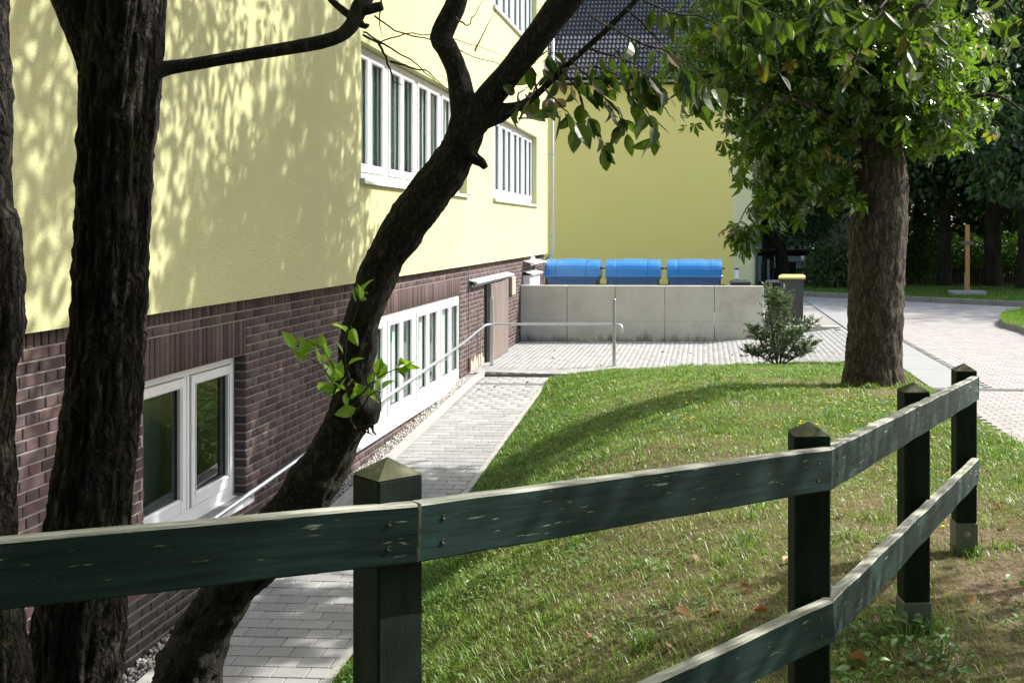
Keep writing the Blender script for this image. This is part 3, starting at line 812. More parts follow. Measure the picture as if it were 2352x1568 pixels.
# bricks
R_b = np.array([[0, 0, 1], [1, 0, 0], [0, 1, 0]], float)      # length along Y, height along Z, face to +X
C0 = -0.715; CH = 0.077
items = []
def hits(a, b, z0, z1, holes):
    return any(a < h[1] - 1e-4 and b > h[0] + 1e-4 and z0 < h[3] - 1e-3 and z1 > h[2] + 1e-3 for h in holes)
LA = (WA[0] - 0.0, WA[1] + 0.0, -1.10, C0 - CH); LB = (WBn[0], WBn[1], -1.085, C0 - CH)
holes = [WA, WBn, LA, LB, (20.2, 22.05, -3, -1.0)]
def key_for(y, z, l, h):
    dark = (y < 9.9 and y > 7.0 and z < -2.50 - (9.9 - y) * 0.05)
    return ('c' if dark else 'b', l, h)
def zs_face(Y): return XB + random.uniform(-.0025, .0015)
n = 0
z = C0
while z > -3.6:
    z1 = z; z0 = z - CH
    y = 2.0 + (0.195 if n % 2 else 0.0) + (0.03 if n % 3 == 0 else 0)
    k = 0
    while y < YE + 0.2:
        ln = 0.26 if k % 2 == 0 else 0.13
        a, b = y, min(y + ln, YE + 0.2)
        segs = [(a, b)]
        for h in holes:
            if z0 < h[3] - 0.012 and z1 > h[2] + 0.012:
                ns = []
                for (p_, q_) in segs:
                    if q_ <= h[0] or p_ >= h[1]: ns.append((p_, q_)); continue
                    if p_ < h[0]: ns.append((p_, h[0]))
                    if q_ > h[1]: ns.append((h[1], q_))
                segs = ns
        for (p_, q_) in segs:
            if q_ - p_ < 0.035: continue
            if q_ < 5.6: continue
            zb = max(z0, h[2]) if False else z0
            cy, cz = (p_ + q_) / 2, (z0 + z1) / 2
            if cz < z_path(cy) - 0.12: continue
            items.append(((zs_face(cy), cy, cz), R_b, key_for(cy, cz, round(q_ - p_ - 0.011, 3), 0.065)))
        y += ln; k += 1
    z -= CH; n += 1
# top soldier course and the two lintels
y = 4.0
while y < YE + 0.2:
    items.append(((zs_face(y) + 0.004, y, -0.640), R_b, ('b', 0.065, 0.135))); y += 0.077
for lt in (LA, LB):
    k = round((lt[1] - lt[0]) / 0.0765)
    w = (lt[1] - lt[0]) / k
    for i in range(k):
        items.append(((zs_face(0), lt[0] + (i + .5) * w, (lt[2] + lt[3]) / 2), R_b, ('b', round(w - 0.011, 3), round(lt[3] - lt[2] - 0.012, 3))))
# brick reveals (right hand jambs, facing the viewer)
R_r = np.array([[1, 0, 0], [0, 0, -1], [0, 1, 0]], float)
z = C0 - 5 * CH
while z > WA[2]:
    items.append(((XB - 0.058, WA[1] - 0.004, z - CH / 2), R_r, ('b', 0.104, 0.065))); z -= CH
SBp = [(tuple(Vector(i[0]) - Vector(SB.location)), i[1], i[2]) for i in items]
# rank by world position, place relative to the building's origin
def pieces_rel(name, stuff, parent, its, mesh_fn, mat_of, limit=300):
    off = Vector(parent.location)
    before = set(o.name for o in COL.objects)
    pieces(name, stuff, parent, its, mesh_fn, mat_of, limit)
    for o in [o for o in COL.objects if o.name not in before]:
        o.location = o.location - off
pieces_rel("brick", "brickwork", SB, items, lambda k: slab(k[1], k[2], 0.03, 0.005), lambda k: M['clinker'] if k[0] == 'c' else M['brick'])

def window(wall_X, hole, units, per, recess, sill_z, mull=0.20, inner=0.045, of=0.06, cf=0.075, blind='blind', blind_d=0.03, sill_out=0.055, sill_t=0.028, handle_at=None):
    y0, y1, z0, z1 = hole
    xf = wall_X - recess
    f = MB()
    d = 0.07
    f.box((xf - d, y0 + .002, z0 + .002), (xf, y0 + of, z1 - .002), bev=0.004)
    f.box((xf - d, y1 - of, z0 + .002), (xf, y1 - .002, z1 - .002), bev=0.004)
    f.box((xf - d, y0 + of, z1 - of - .01), (xf - .001, y1 - of, z1 - .003), bev=0.004)
    f.box((xf - d, y0 + of, z0 + .003), (xf - .001, y1 - of, z0 + of + 0.03), bev=0.004)
    inner_w = (y1 - y0 - 2 * of)
    uw = (inner_w - (units - 1) * mull) / units
    for i in range(units - 1):
        a = y0 + of + (i + 1) * uw + i * mull
        f.box((xf - d, a, z0 + of + .03), (xf - .002, a + mull / 2 - .006, z1 - of - .01), bev=0.004)
        f.box((xf - d, a + mull / 2 + .006, z0 + of + .03), (xf - .002, a + mull, z1 - of - .01), bev=0.004)
        f.box((xf - d, a + mull / 2 - .006, z0 + of + .03), (xf - .014, a + mull / 2 + .006, z1 - of - .01))
    fr = part(f, "window", M['white'], SB)
    for i in range(units):
        a = y0 + of + i * (uw + mull)
        cw = (uw - (per - 1) * inner) / per
        for j in range(per):
            b = a + j * (cw + inner)
            if j > 0:
                mm = MB(); mm.box((xf - d, b - inner, z0 + of + .03), (xf + 0.012, b, z1 - of - .01), bev=0.004); mm.build("mullion", M['white'], fr)
            c = MB(); zb = z0 + of + .03; zt = z1 - of - .01; x1 = xf + 0.014; x0 = xf - 0.05
            c.box((x0, b + .006, zb + .006), (x1, b + cf, zt - .006), bev=0.005)
            c.box((x0, b + cw - cf, zb + .006), (x1, b + cw - .006, zt - .006), bev=0.005)
            c.box((x0, b + cf, zt - cf), (x1 - .001, b + cw - cf, zt - .007), bev=0.005)
            c.box((x0, b + cf, zb + .007), (x1 - .001, b + cw - cf, zb + cf + .03), bev=0.005)
            gl = MB(); e_ = .022
            gl.box((x1 - .001, b + cf - e_, zb + cf + .03 - e_), (x1 + .007, b + cf - e_ + .008, zt - cf + e_)); gl.box((x1 - .001, b + cw - cf + e_ - .008, zb + cf + .03 - e_), (x1 + .007, b + cw - cf + e_, zt - cf + e_))
            gl.box((x1 - .001, b + cf - e_ + .008, zt - cf + e_ - .008), (x1 + .0065, b + cw - cf + e_ - .008, zt - cf + e_)); gl.box((x1 - .001, b + cf - e_ + .008, zb + cf + .03 - e_), (x1 + .0065, b + cw - cf + e_ - .008, zb + cf + .03 - e_ + .008))
            gl.build("glazing_bead", M['white'], fr)
            c.build("casement", M['white'], fr)
            gsk = MB(); q = 0.008; xg = xf - 0.018
            gsk.box((x0 + .002, b + cf, zb + cf + .03), (xg + .004, b + cf + q, zt - cf)); gsk.box((x0 + .002, b + cw - cf - q, zb + cf + .03), (xg + .004, b + cw - cf, zt - cf))
            gsk.box((x0 + .002, b + cf + q, zt - cf - q), (xg + .004, b + cw - cf - q, zt - cf)); gsk.box((x0 + .002, b + cf + q, zb + cf + .03), (xg + .004, b + cw - cf - q, zb + cf + .03 + q))
            gsk.build("gasket", M['black'], fr)
            p_ = MB(); p_.box((xg - .012, b + cf + q, zb + cf + .03 + q), (xg - .004, b + cw - cf - q, zt - cf - q)); p_.build("pane", M['glass'], fr)
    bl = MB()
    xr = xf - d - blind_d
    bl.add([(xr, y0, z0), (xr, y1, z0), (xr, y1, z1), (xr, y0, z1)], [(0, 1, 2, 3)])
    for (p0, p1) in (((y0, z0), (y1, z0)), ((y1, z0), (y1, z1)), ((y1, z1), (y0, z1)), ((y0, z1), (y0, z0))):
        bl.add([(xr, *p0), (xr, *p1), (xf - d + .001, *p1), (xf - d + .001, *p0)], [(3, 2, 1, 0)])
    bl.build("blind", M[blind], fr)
    s = MB()
    s.add([(xf, y0 - .0, z0 - sill_t + .035), (xf, y1 + .0, z0 - sill_t + .035), (wall_X + sill_out, y1 + .035, z0 - sill_t + .0), (wall_X + sill_out, y0 - .035, z0 - sill_t),
           (wall_X + sill_out, y0 - .035, z0 - sill_t - .03), (wall_X + sill_out, y1 + .035, z0 - sill_t - .03), (wall_X + .003, y0 - .035, z0 - sill_t - .03), (wall_X + .003, y1 + .035, z0 - sill_t - .03),
           (wall_X + .003, y0 - .035, z0 - sill_t + .022), (wall_X + .003, y1 + .035, z0 - sill_t + .022)],
          [(0, 3, 2, 1), (3, 4, 5, 2), (4, 6, 7, 5), (3, 8, 6, 4), (2, 5, 7, 9)])
    s.box((wall_X + .003, y0 - .037, z0 - sill_t), (wall_X + sill_out, y0 - .028, z0 - sill_t + .035)); s.box((wall_X + .003, y1 + .028, z0 - sill_t), (wall_X + sill_out, y1 + .037, z0 - sill_t + .035))
    s.build("sill", M['sillm'], fr)
    return fr
window(XP, WIN1, 4, 2, 0.125, 0)
window(XP, WIN2, 4, 2, 0.125, 0)
window(XP, WIN3, 4, 2, 0.125, 0)
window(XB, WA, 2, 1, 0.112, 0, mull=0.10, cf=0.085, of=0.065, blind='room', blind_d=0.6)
window(XB, WBn, 4, 2, 0.03, 0, blind_d=0.06, of=0.075)
# sliding timber door with its rail and hood
Y0d, Y1d = 20.25, 22.05
m = MB(); m.box((XB - .03, Y0d - .08, -2.47), (XB + 0.05, Y1d - .1, -1.02)); part(m, "door_frame", M['darksteel'], SB)
dm = MB(); dm.box((XB + 0.065, Y0d, -2.435), (XB + 0.11, Y1d, -1.01), bev=0.004); dr = part(dm, "sliding_door", M['doorwood'], SB)
h_ = MB(); h_.box((XB + 0.058, Y0d - .012, -2.43), (XB + 0.116, Y0d - .001, -1.02)); h_.build("edge_strip", M['steel_dull'], dr)
h_ = MB()
for yy in (Y0d + 0.4, Y0d + 1.3): h_.box((XB + .075, yy - .03, -1.01), (XB + .10, yy + .03, -.93))
h_.build("hanger", M['steel'], dr)
m = MB(); m.box((XB + .002, 18.85, -1.00), (XB + .05, 22.3, -.955)); m.box((XB + 0.05, 18.95, -.985), (XB + .085, 22.25, -.925)); part(m, "door_rail", M['steel_dull'], SB)
m = MB(); m.add([(XB + .002, 18.75, -.865), (XB + .002, 22.45, -.865), (XB + .16, 22.45, -.90), (XB + .16, 18.75, -.90), (XB + .16, 22.45, -.93), (XB + .16, 18.75, -.93), (XB + .002, 18.75, -.885), (XB + .002, 22.45, -.885)],
               [(0, 3, 2, 1), (3, 5, 4, 2), (5, 6, 7, 4), (0, 6, 5, 3), (1, 2, 4, 7)])
part(m, "door_hood", M['sheet'], SB)
# other fittings on the brick wall
m = MB(); m.box((XB + .002, 22.75, -1.36), (XB + .07, 23.15, -.98), bev=.006); part(m, "meter_box", M['patch'], SB)
m = MB(); m.add([(XB + .002, 24.5, -.70), (XB + .002, 26.4, -.70), (XB + .26, 26.4, -.755), (XB + .26, 24.5, -.755), (XB + .26, 26.4, -.78), (XB + .26, 24.5, -.78), (XB + .002, 24.5, -.72), (XB + .002, 26.4, -.72)],
               [(0, 3, 2, 1), (3, 5, 4, 2), (5, 6, 7, 4), (0, 6, 5, 3), (1, 2, 4, 7)]); part(m, "hatch_canopy", M['sheet'], SB)
m = MB(); m.box((XB + .002, 24.45, -2.1), (XB + .17, 25.95, -1.02), bev=.006); cb = part(m, "wall_cabinet", M['white'], SB)
m = MB(); m.add([(XB + .002, 24.4, -.93), (XB + .002, 26.0, -.93), (XB + .24, 26.0, -1.0), (XB + .24, 24.4, -1.0), (XB + .24, 26.0, -1.02), (XB + .24, 24.4, -1.02)], [(0, 3, 2, 1), (3, 5, 4, 2)]); m.build("cabinet_lid", M['sheet'], cb)
m = MB(); m.lathe([(0.0, XB + .10), (0.07, XB + .095), (0.11, XB + .07), (0.125, XB + .04), (0.125, XB + .002)], (0, 25.6, -.72), 20, axis='x'); part(m, "wall_lamp", M['lamp'], SB, smooth=True)
m = MB(); m.tube([(XB + .012, 18.75, -.62), (XB + .012, 18.75, -2.55)], .008, 6); m.tube([(XB + .012, 19.75, -1.6), (XB + .012, 19.75, -2.48)], .006, 6); part(m, "cable", M['steel_dull'], SB)
m = MB(); m.tube([(XB + .025, 18.72, -2.2), (XB + .025, 18.72, -2.6)], .018, 8); part(m, "rusty_pipe", M['rust'], SB)
m = MB()
V = []
yy = np.linspace(18.95, 20.1, 14)
top = [-2.24 + 0.05 * math.sin(i * 1.9) + 0.03 * math.sin(i * 5.1) - .06 * abs(i - 7) / 7 for i in range(14)]
for i in range(13):
    a, b = yy[i], yy[i + 1]
    m.add([(XB + .008, a, -2.5), (XB + .008, b, -2.5), (XB + .006, b, top[i + 1]), (XB + .006, a, top[i]), (XB - .02, b, top[i + 1]), (XB - .02, a, top[i])], [(0, 1, 2, 3), (3, 2, 4, 5)])
part(m, "render_patch", M['patch'], SB)
# downpipe at the corner
m = MB()
xd, yd = (1268 - 1617) * 27.72 / 2545, 27.72
m.tube([(xd, yd, 8.4), (xd, yd, -.52), (xd - .03, yd, -.62), (xd - .14, yd, -.74), (xd - .16, yd, -.85), (xd - .16, yd, -2.1)], .038, 12); dp = part(m, "downpipe", M['zinc'], SB, smooth=True)
for z_ in (1.9, -.15, 5.2):
    m = MB(); m.lathe([(.038, -.02), (.052, -.02), (.052, .02), (.038, .02)], (xd, yd, z_), 12); m.box((xd - .15, yd - .012, z_ - .012), (xd - .03, yd + .012, z_ + .012))
    m.build("pipe_clamp", M['zinc'], dp)
m = MB(); m.box((XP - .01, YE + .002, -.59), (XP + .018, YE + .03, 8.45)); part(m, "corner_trim", M['pale'], SB)

# gravel along the wall foot
def icosa():
    t = (1 + 5 ** .5) / 2
    v = [(-1, t, 0), (1, t, 0), (-1, -t, 0), (1, -t, 0), (0, -1, t), (0, 1, t), (0, -1, -t), (0, 1, -t), (t, 0, -1), (t, 0, 1), (-t, 0, -1), (-t, 0, 1)]
    v = [tuple(c / 1.9 for c in p) for p in v]
    f = [(0, 11, 5), (0, 5, 1), (0, 1, 7), (0, 7, 10), (0, 10, 11), (1, 5, 9), (5, 11, 4), (11, 10, 2), (10, 7, 6), (7, 1, 8), (3, 9, 4), (3, 4, 2), (3, 2, 6), (3, 6, 8), (3, 8, 9), (4, 9, 5), (2, 4, 11), (6, 2, 10), (8, 6, 7), (9, 8, 1)]
    return v, f
def rand_rot(n):
    q = rng.normal(size=(n, 4)); q /= np.linalg.norm(q, axis=1, keepdims=True)
    w, x, y, z = q.T
    return np.stack([np.stack([1 - 2 * (y * y + z * z), 2 * (x * y - z * w), 2 * (x * z + y * w)], 1),
                     np.stack([2 * (x * y + z * w), 1 - 2 * (x * x + z * z), 2 * (y * z - x * w)], 1),
                     np.stack([2 * (x * z - y * w), 2 * (y * z + x * w), 1 - 2 * (x * x + y * y)], 1)], 1)
n = 9000
Yg = 5.5 + (18.8 - 5.5) * rng.random(n) ** 0.9
Xg = rng.uniform(-4.025, -3.805, n)
Zg = np.array([z_path(y) for y in Yg]) + 0.015 + rng.uniform(-.02, .018, n)
iv, if_ = icosa()
S = rng.uniform(.008, .017, n)[:, None] * rng.uniform(.6, 1.25, (n, 3))
V, T = instance(iv, if_, rand_rot(n), np.stack([Xg, Yg, Zg], 1), S)
np_mesh("gravel", V, T, M['stone'], None, np.repeat(rng.random(n), 12), smooth=False, kind="stuff", label="strip of pale pebbles between brick wall and path kerb")
m = MB()
for a, b in zip(ys[:-1], ys[1:]): m.add([(-4.03, a, z_path(a) - .01), (-3.80, a, z_path(a) - .01), (-3.80, b, z_path(b) - .01), (-4.03, b, z_path(b) - .01)], [(0, 1, 2, 3)])
m.build("gravel_bed", M['soil'], kind="structure")

# ------------------------------------------------------------------ handrail
HR = empty("handrail", (-3.9, 18, -2.5), "galvanised tubular handrail running up the brick wall and across the landing", "handrail")
zr = lambda Y: -1.84 - 0.0505 * (17.8 - Y)
m = MB()
c0 = Vector((-3.90, 19.62, -1.70))
pts = [(-3.90, 4.2, zr(4.2)), (-3.90, 17.8, zr(17.8)), (-3.90, 19.45, -1.715), (-3.885, 19.56, -1.703), (-3.84, 19.66, -1.70), (-3.75, 19.70, -1.699), (-1.55, 19.70, -1.69), (-1.49, 19.70, -1.70), (-1.46, 19.70, -1.735), (-1.455, 19.70, -1.84)]
m.tube(pts, .021, 14); part(m, "rail", M['steel'], HR, smooth=True)
for Yb in (6.5, 8.2, 9.9, 11.6, 13.3, 15.0, 16.7, 18.2):
    m = MB(); z_ = zr(Yb) if Yb < 17.8 else zr(17.8) + (Yb - 17.8) * .07
    m.tube([(-3.90, Yb, z_ - .02), (-3.90, Yb, z_ - .075), (-3.92, Yb, z_ - .09), (-4.02, Yb, z_ - .09)], .007, 8); m.lathe([(0.0, -4.012), (.03, -4.012), (.03, -4.024)], (0, Yb, z_ - .09), 12, axis='x')
    part(m, "bracket", M['steel'], HR)
for X_, zt in ((-3.80, -1.22), (-1.60, -1.24)):
    m = MB(); zb = z_yard(X_) + .01
    m.box((X_ - .03, 19.68, zb), (X_ + .03, 19.72, zt), bev=.004); m.box((X_ - .05, 19.65, zb - .004), (X_ + .05, 19.75, zb + .012)); part(m, "post", M['steel'], HR)

# ------------------------------------------------------------------ concrete retaining wall
RW = empty("concrete_wall", (-1.3, 24.2, -2.45), "low pale concrete retaining wall in front of the blue containers, in five cast panels", "retaining wall")
edges = [at(u, 600, 24.1).x for u in (1193, 1302, 1413, 1527, 1641, 1755)]
edges[0] = XB + .004
for a, b in zip(edges[:-1], edges[1:]):
    m = MB()
    m.box((a + .005, 24.1, -2.62), (b - .005, 24.3, -1.225), bev=.008)
    pn = part(m, "concrete_panel", M['concrete'], RW)
xe = edges[-1]
m = MB()
m.box((xe + .003, 24.1, -2.6), (2.95, 24.3, -2.09), bev=.008)
part(m, "low_kerb", M['concrete'], RW)

# ------------------------------------------------------------------ yellow building behind
YB = empty("yellow_building", (-6, 45, -2.1), "yellow rendered building with dark tiled roof behind the blue containers", "building")
YW = 40.0; XR = 1.82; XS = 1.03; ZE = 5.35
m = MB(); m.add([(-16, YW, -2.4), (XS, YW, -2.4), (XS, YW, ZE), (-16, YW, ZE)], [(0, 1, 2, 3)]); part(m, "yellow_wall", M['yellow'], YB)
m = MB(); m.add([(XS, YW, -2.4), (XR, YW, -2.4), (XR, YW, ZE), (XS, YW, ZE), (XR, 52, -2.4), (XR, 52, ZE)], [(0, 1, 2, 3), (1, 4, 5, 2)]); part(m, "pale_wall", M['pale'], YB)
pitch = math.radians(40)
m = MB()
rl = 8.6
yt, zt = YW - .35 + rl * math.cos(pitch), ZE + .02 + rl * math.sin(pitch)
m.add([(-16, YW - .35, ZE + .02), (XR + .3, YW - .35, ZE + .02), (XR + .3, yt, zt), (-16, yt, zt), (XR + .3, yt + 6, ZE), (-16, yt + 6, ZE), (XR + .3, YW - .35, ZE - .02)], [(0, 1, 2, 3), (3, 2, 4, 5), (1, 4, 2)])
rf = part(m, "roof", M['roofdark'], YB)
m = MB(); m.add([(-16, YW - .36, ZE - .13), (XR + .3, YW - .36, ZE - .13), (XR + .3, YW - .36, ZE + .04), (-16, YW - .36, ZE + .04), (-16, YW, ZE - .13), (XR + .3, YW, ZE - .13)], [(0, 1, 2, 3), (0, 4, 5, 1)]); m.build("fascia", M['roofdark'], rf)
def tile_mesh(k):
    v = []; n_ = 11; wd = 0.30; ln = 0.37
    for j, (yy_, off) in enumerate(((0.0, 0.058), (ln, 0.010))):
        for i in range(n_):
            x = wd * i / (n_ - 1); ph = (x / 0.15) % 1.0
            h = 0.030 * (math.sin(math.pi * min(1.0, ph / 0.72)) if ph < 0.72 else 0.0) - (0.006 if ph >= 0.72 else 0)
            v.append((x, yy_, off + h))
    for i in range(n_):
        v.append((v[i][0], 0.0, v[i][2] - 0.046))
    f = [(i, i + 1, n_ + i + 1, n_ + i) for i in range(n_ - 1)] + [(2 * n_ + i, 2 * n_ + i + 1, i + 1, i) for i in range(n_ - 1)]
    return v, f
R_t = np.array([[1, 0, 0], [0, math.cos(pitch), -math.sin(pitch)], [0, math.sin(pitch), math.cos(pitch)]])
items = []
for r_ in range(24):
    s_ = 0.02 + r_ * 0.335
    for c_ in range(33):
        X_ = XR + .28 - 0.30 * (c_ + 1)
        items.append(((X_, YW - .40 + s_ * math.cos(pitch), ZE + .05 + s_ * math.sin(pitch)), R_t, 't'))
# choose the nearest visible rows between the trees as single tiles
off = Vector(YB.location)
before = set(o.name for o in COL.objects)
pieces("roof_tile", "roof_tiles", rf, items, tile_mesh, lambda k: M['tile'])
m = MB()
prof = [(math.cos(t) * .075, math.sin(t) * .075) for t in np.linspace(math.pi, 2 * math.pi, 9)]
for i in range(8):
    (a, b), (c, d) = prof[i], prof[i + 1]
    for s_ in (1, .9):
        q = [(-16, YW - .46 + a * s_, ZE - .02 + b * s_), (XR + .3, YW - .46 + a * s_, ZE - .02 + b * s_), (XR + .3, YW - .46 + c * s_, ZE - .02 + d * s_), (-16, YW - .46 + c * s_, ZE - .02 + d * s_)]
        m.add(q, [(0, 1, 2, 3)])
part(m, "gutter", M['zinc'], YB, smooth=True)
m = MB(); m.tube([(XR + .06, YW - .46, ZE - .08), (XR + .06, YW - .40, ZE - .2), (XR + .06, YW - .10, ZE - .45), (XR + .06, YW - .08, ZE - .6), (XR + .06, YW - .08, -2.1)], .05, 12); part(m, "downpipe", M['zinc'], YB, smooth=True)
m = MB(); m.box((-16, YW - .02, -2.4), (XR + .02, YW - .003, -2.0)); part(m, "plinth", M['kerb'], YB)

# ------------------------------------------------------------------ containers and bins
def container(X, Y, label, group):
    root = empty("waste_container", (X, Y, -2.12), label, "waste container", group)
    w = 1.32
    zb = 0.16; zr_ = 1.00
    m = MB()
    # tapered tub, ribbed
    def sec(z, hw, y0, y1): return [(-hw, y0, z), (hw, y0, z), (hw, y1, z), (-hw, y1, z)]
    v = sec(zb, .50, .12, .92) + sec(.93, .60, .03, 1.02) + sec(.93, .64, .0, 1.05) + sec(zr_, .64, .0, 1.05)
    m.add(v, [(3, 2, 1, 0)] + [(i * 4 + j, i * 4 + (j + 1) % 4, (i + 1) * 4 + (j + 1) % 4, (i + 1) * 4 + j) for i in range(3) for j in range(4)])
    for xx in (-.42, -.28, .28, .42, 0.0):
        m.box((xx - .012, -.012, .86), (xx + .012, .06, .93))
    m.build("tub", M['blue'], root)
    # arched lid in three fields
    def lid(x0, x1, up, name):
        mm = MB(); n_ = 14; pr = []
        for i in range(n_):
            t = math.pi * i / (n_ - 1)
            yy = .525 - .555 * math.cos(t) ; zz = zr_ + .005 + (0.395 + up) * (abs(math.sin(t)) ** 0.62)
            pr.append((yy, zz))
        for xx in (x0, (x0 * .75 + x1 * .25), (x0 + x1) / 2, (x0 * .25 + x1 * .75), x1):
            k = 0.012 if abs(xx - (x0 + x1) / 2) < .25 * (x1 - x0) + .01 else 0
            for (yy, zz) in pr: mm.v.append((xx, yy, zz + k * (1 if zz > zr_ + .1 else 0)))
        for s_ in range(4):
            for i in range(n_ - 1):
                a = s_ * n_ + i; mm.f.append((a, a + n_, a + n_ + 1, a + 1)); mm.m.append(0)
        mm.f.append(tuple(range(n_))); mm.m.append(0); mm.f.append(tuple(range(4 * n_, 5 * n_))[::-1]); mm.m.append(0)
        return mm.build(name, M['bluelid'], root, smooth=False)
    lid(-.655, -.39, -.01, "lid"); lid(-.383, .335, .0, "lid"); lid(.342, .655, -.01, "lid")
    m = MB(); m.box((-.66, -.045, .985), (.66, -.005, 1.035), bev=.012); m.build("lid_rim", M['bluelid'], root)
    for s_ in (-1, 1):
        m = MB(); m.tube([(s_ * .60, .5, 1.18), (s_ * .72, .5, 1.18)], .022, 10); m.tube([(s_ * .60, .5, .78), (s_ * .72, .5, .78)], .022, 10); m.build("trunnion", M['black'], root)
        m = MB(); m.box((s_ * .605 - .02, .03, .35), (s_ * .605 + .02, .12, .92)); m.build("corner_guard", M['black'], root)
        for yy in (.2, .85):
            m = MB(); m.lathe([(0, -.025), (.09, -.025), (.10, -.012), (.10, .012), (.09, .025), (0, .025)], (s_ * .42, yy, .10), 16, axis='x'); m.build("wheel", M['black'], root)
    return root
bx = [at(u, 600, 26.3).x + .66 for u in (1250.5, 1390.5, 1531.0)]
container(bx[0], 26.25, "blue waste container against the brick corner, leftmost of the three", "blue waste containers")
container(bx[1], 26.25, "middle blue waste container between two others behind the concrete wall", "blue waste containers")
container(bx[2], 26.25, "blue waste container nearest the pale wall strip, rightmost of the three", "blue waste containers")
def wheelie(X, Y, w, d, h, body, lidm, rz, label):
    root = empty("wheelie_bin", (X, Y, -2.118), label, "wheelie bin", None, rz)
    a, b = w / 2 * .80, w / 2 * .93
    m = MB()
    v = [(-a, .04, .03), (a, .04, .03), (a, d * .8, .03), (-a, d * .8, .03), (-b, 0, h - .12), (b, 0, h - .12), (b, d, h - .12), (-b, d, h - .12),
         (-w / 2, -.015, h - .11), (w / 2, -.015, h - .11), (w / 2, d + .015, h - .11), (-w / 2, d + .015, h - .11), (-w / 2, -.015, h - .06), (w / 2, -.015, h - .06), (w / 2, d + .015, h - .06), (-w / 2, d + .015, h - .06)]
    m.add(v, [(3, 2, 1, 0)] + [(i * 4 + j, i * 4 + (j + 1) % 4, (i + 1) * 4 + (j + 1) % 4, (i + 1) * 4 + j) for i in range(3) for j in range(4)])
    for s_ in (-1, 1): m.box((s_ * a * 1.03 - .014, .01, .15), (s_ * a * 1.03 + .014, .05, h - .13))
    m.build("body", body, root)
    m = MB(); q = w / 2 + .012
    v = [(-q, -.035, h - .065), (q, -.035, h - .065), (q, d + .03, h - .065), (-q, d + .03, h - .065), (-q, -.035, h - .03), (q, -.035, h - .03), (q, d + .03, h - .02), (-q, d + .03, h - .02),
         (-q + .06, .03, h), (q - .06, .03, h), (q - .06, d - .05, h + .01), (-q + .06, d - .05, h + .01)]
    m.add(v, [(3, 2, 1, 0)] + [(i * 4 + j, i * 4 + (j + 1) % 4, (i + 1) * 4 + (j + 1) % 4, (i + 1) * 4 + j) for i in range(2) for j in range(4)] + [(8, 9, 10, 11)])
    m.build("lid", lidm, root)
    m = MB(); m.tube([(-q - .012, d + .05, h - .05), (q + .012, d + .05, h - .05)], .016, 10)
    for s_ in (-1, 1): m.box((s_ * (q - .02) - .02, d + .0, h - .085), (s_ * (q - .02) + .02, d + .07, h - .03))
    m.build("handle", M['black'], root)
    for s_ in (-1, 1):
        m = MB(); m.lathe([(0, -.022), (.085, -.022), (.10, -.012), (.10, .012), (.085, .022), (0, .022)], (s_ * (w / 2 + .0), d * .9, .10), 18, axis='x'); m.build("wheel", M['black'], root)
    return root
c = at(1816, 700, 24.9)
wheelie(c.x, 24.55, .56, .62, 1.10, M['greybin'], M['yellowlid'], math.radians(-5), "anthracite wheelie bin with a yellow lid standing beside the conifer shrub")
c = at(1701, 700, 25.3); wheelie(c.x, 25.1, .44, .5, .955, M['black'], M['black'], 0, "black wheelie bin whose lid shows over the wall below the bollard lamp")
c = at(1783, 700, 26.0); wheelie(c.x, 25.7, .46, .5, .93, M['black'], M['black'], 0, "black wheelie bin just left of the yellow lidded bin, past the wall end")
# bollard lamp
c = at(1692, 640, 36.0)
BL = empty("bollard_light", (c.x, 36.0, -2.12), "short bollard lamp with white glass and dark base before the pale wall", "bollard lamp")
m = MB(); m.lathe([(0.0, 0), (.07, 0), (.07, .52), (0, .52)], n=18); m.build("base", M['darksteel'], BL)
m = MB(); m.lathe([(0, .52), (.064, .521), (.064, .82), (0, .82)], n=18); m.build("lamp_glass", M['lamp'], BL)
m = MB(); m.lathe([(0, .82), (.072, .821), (.072, .86), (0, .875)], n=18); m.build("cap", M['darksteel'], BL)
# manhole cover
c = ground_at(1893, 697, -2.12)
m = MB(); m.lathe([(0.0, .006), (.30, .006), (.305, .0), (.34, .0), (.345, -.01)], n=28); o = m.build("manhole_cover", M['steel_dull'], road); o.location = (c.x, c.y, -2.118)

# ------------------------------------------------------------------ wooden fence
FN = empty("wooden_fence", (0.3, 2.9, -1.5), "dark green wooden post and rail fence crossing the foreground", "fence")
def fence_post(p, apex, w, rot, shoe=None, zb=-1.75):
    """square post with a pyramid top"""
    sh = apex - 0.032
    m = MB(); h = w / 2
    m.box((-h, -h, (shoe[0] if shoe else zb)), (h, h, sh), 0, bev=.004)
    o = part(m, "post", [M['post']], FN); o.location = Vector((p[0], p[1], 0)) - Vector(FN.location); o.rotation_euler = (0, 0, rot)
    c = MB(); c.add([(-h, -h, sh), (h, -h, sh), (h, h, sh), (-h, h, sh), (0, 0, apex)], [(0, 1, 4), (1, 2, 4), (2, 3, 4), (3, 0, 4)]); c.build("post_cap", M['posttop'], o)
    if shoe:
        s = MB(); q = h + .004; s.box((-q, -q, zb), (q, q, shoe[0] + .0), bev=.003); s.build("steel_shoe", M['sleeve'], o)
        for sx in (0,):
            b = MB(); b.lathe([(0, .012), (.008, .012), (.010, .002), (.016, .0)], (0, 0, 0), 10); bo = b.build("bolt", M['steel_dull'], o); bo.rotation_euler = (math.radians(90), 0, 0); bo.location = (0, -q - .001, shoe[0] - .05)
    return o
P1 = at(890, 1100, 2.05); P2 = at(1858, 1000, 2.93); P3 = at(2098, 900, 4.24); P4 = at(2214, 850, 5.25)
fence_post(P1, -.427, .095, math.radians(47), zb=-2.0)
fence_post(P2, -.502, .095, math.radians(6), zb=-1.7)
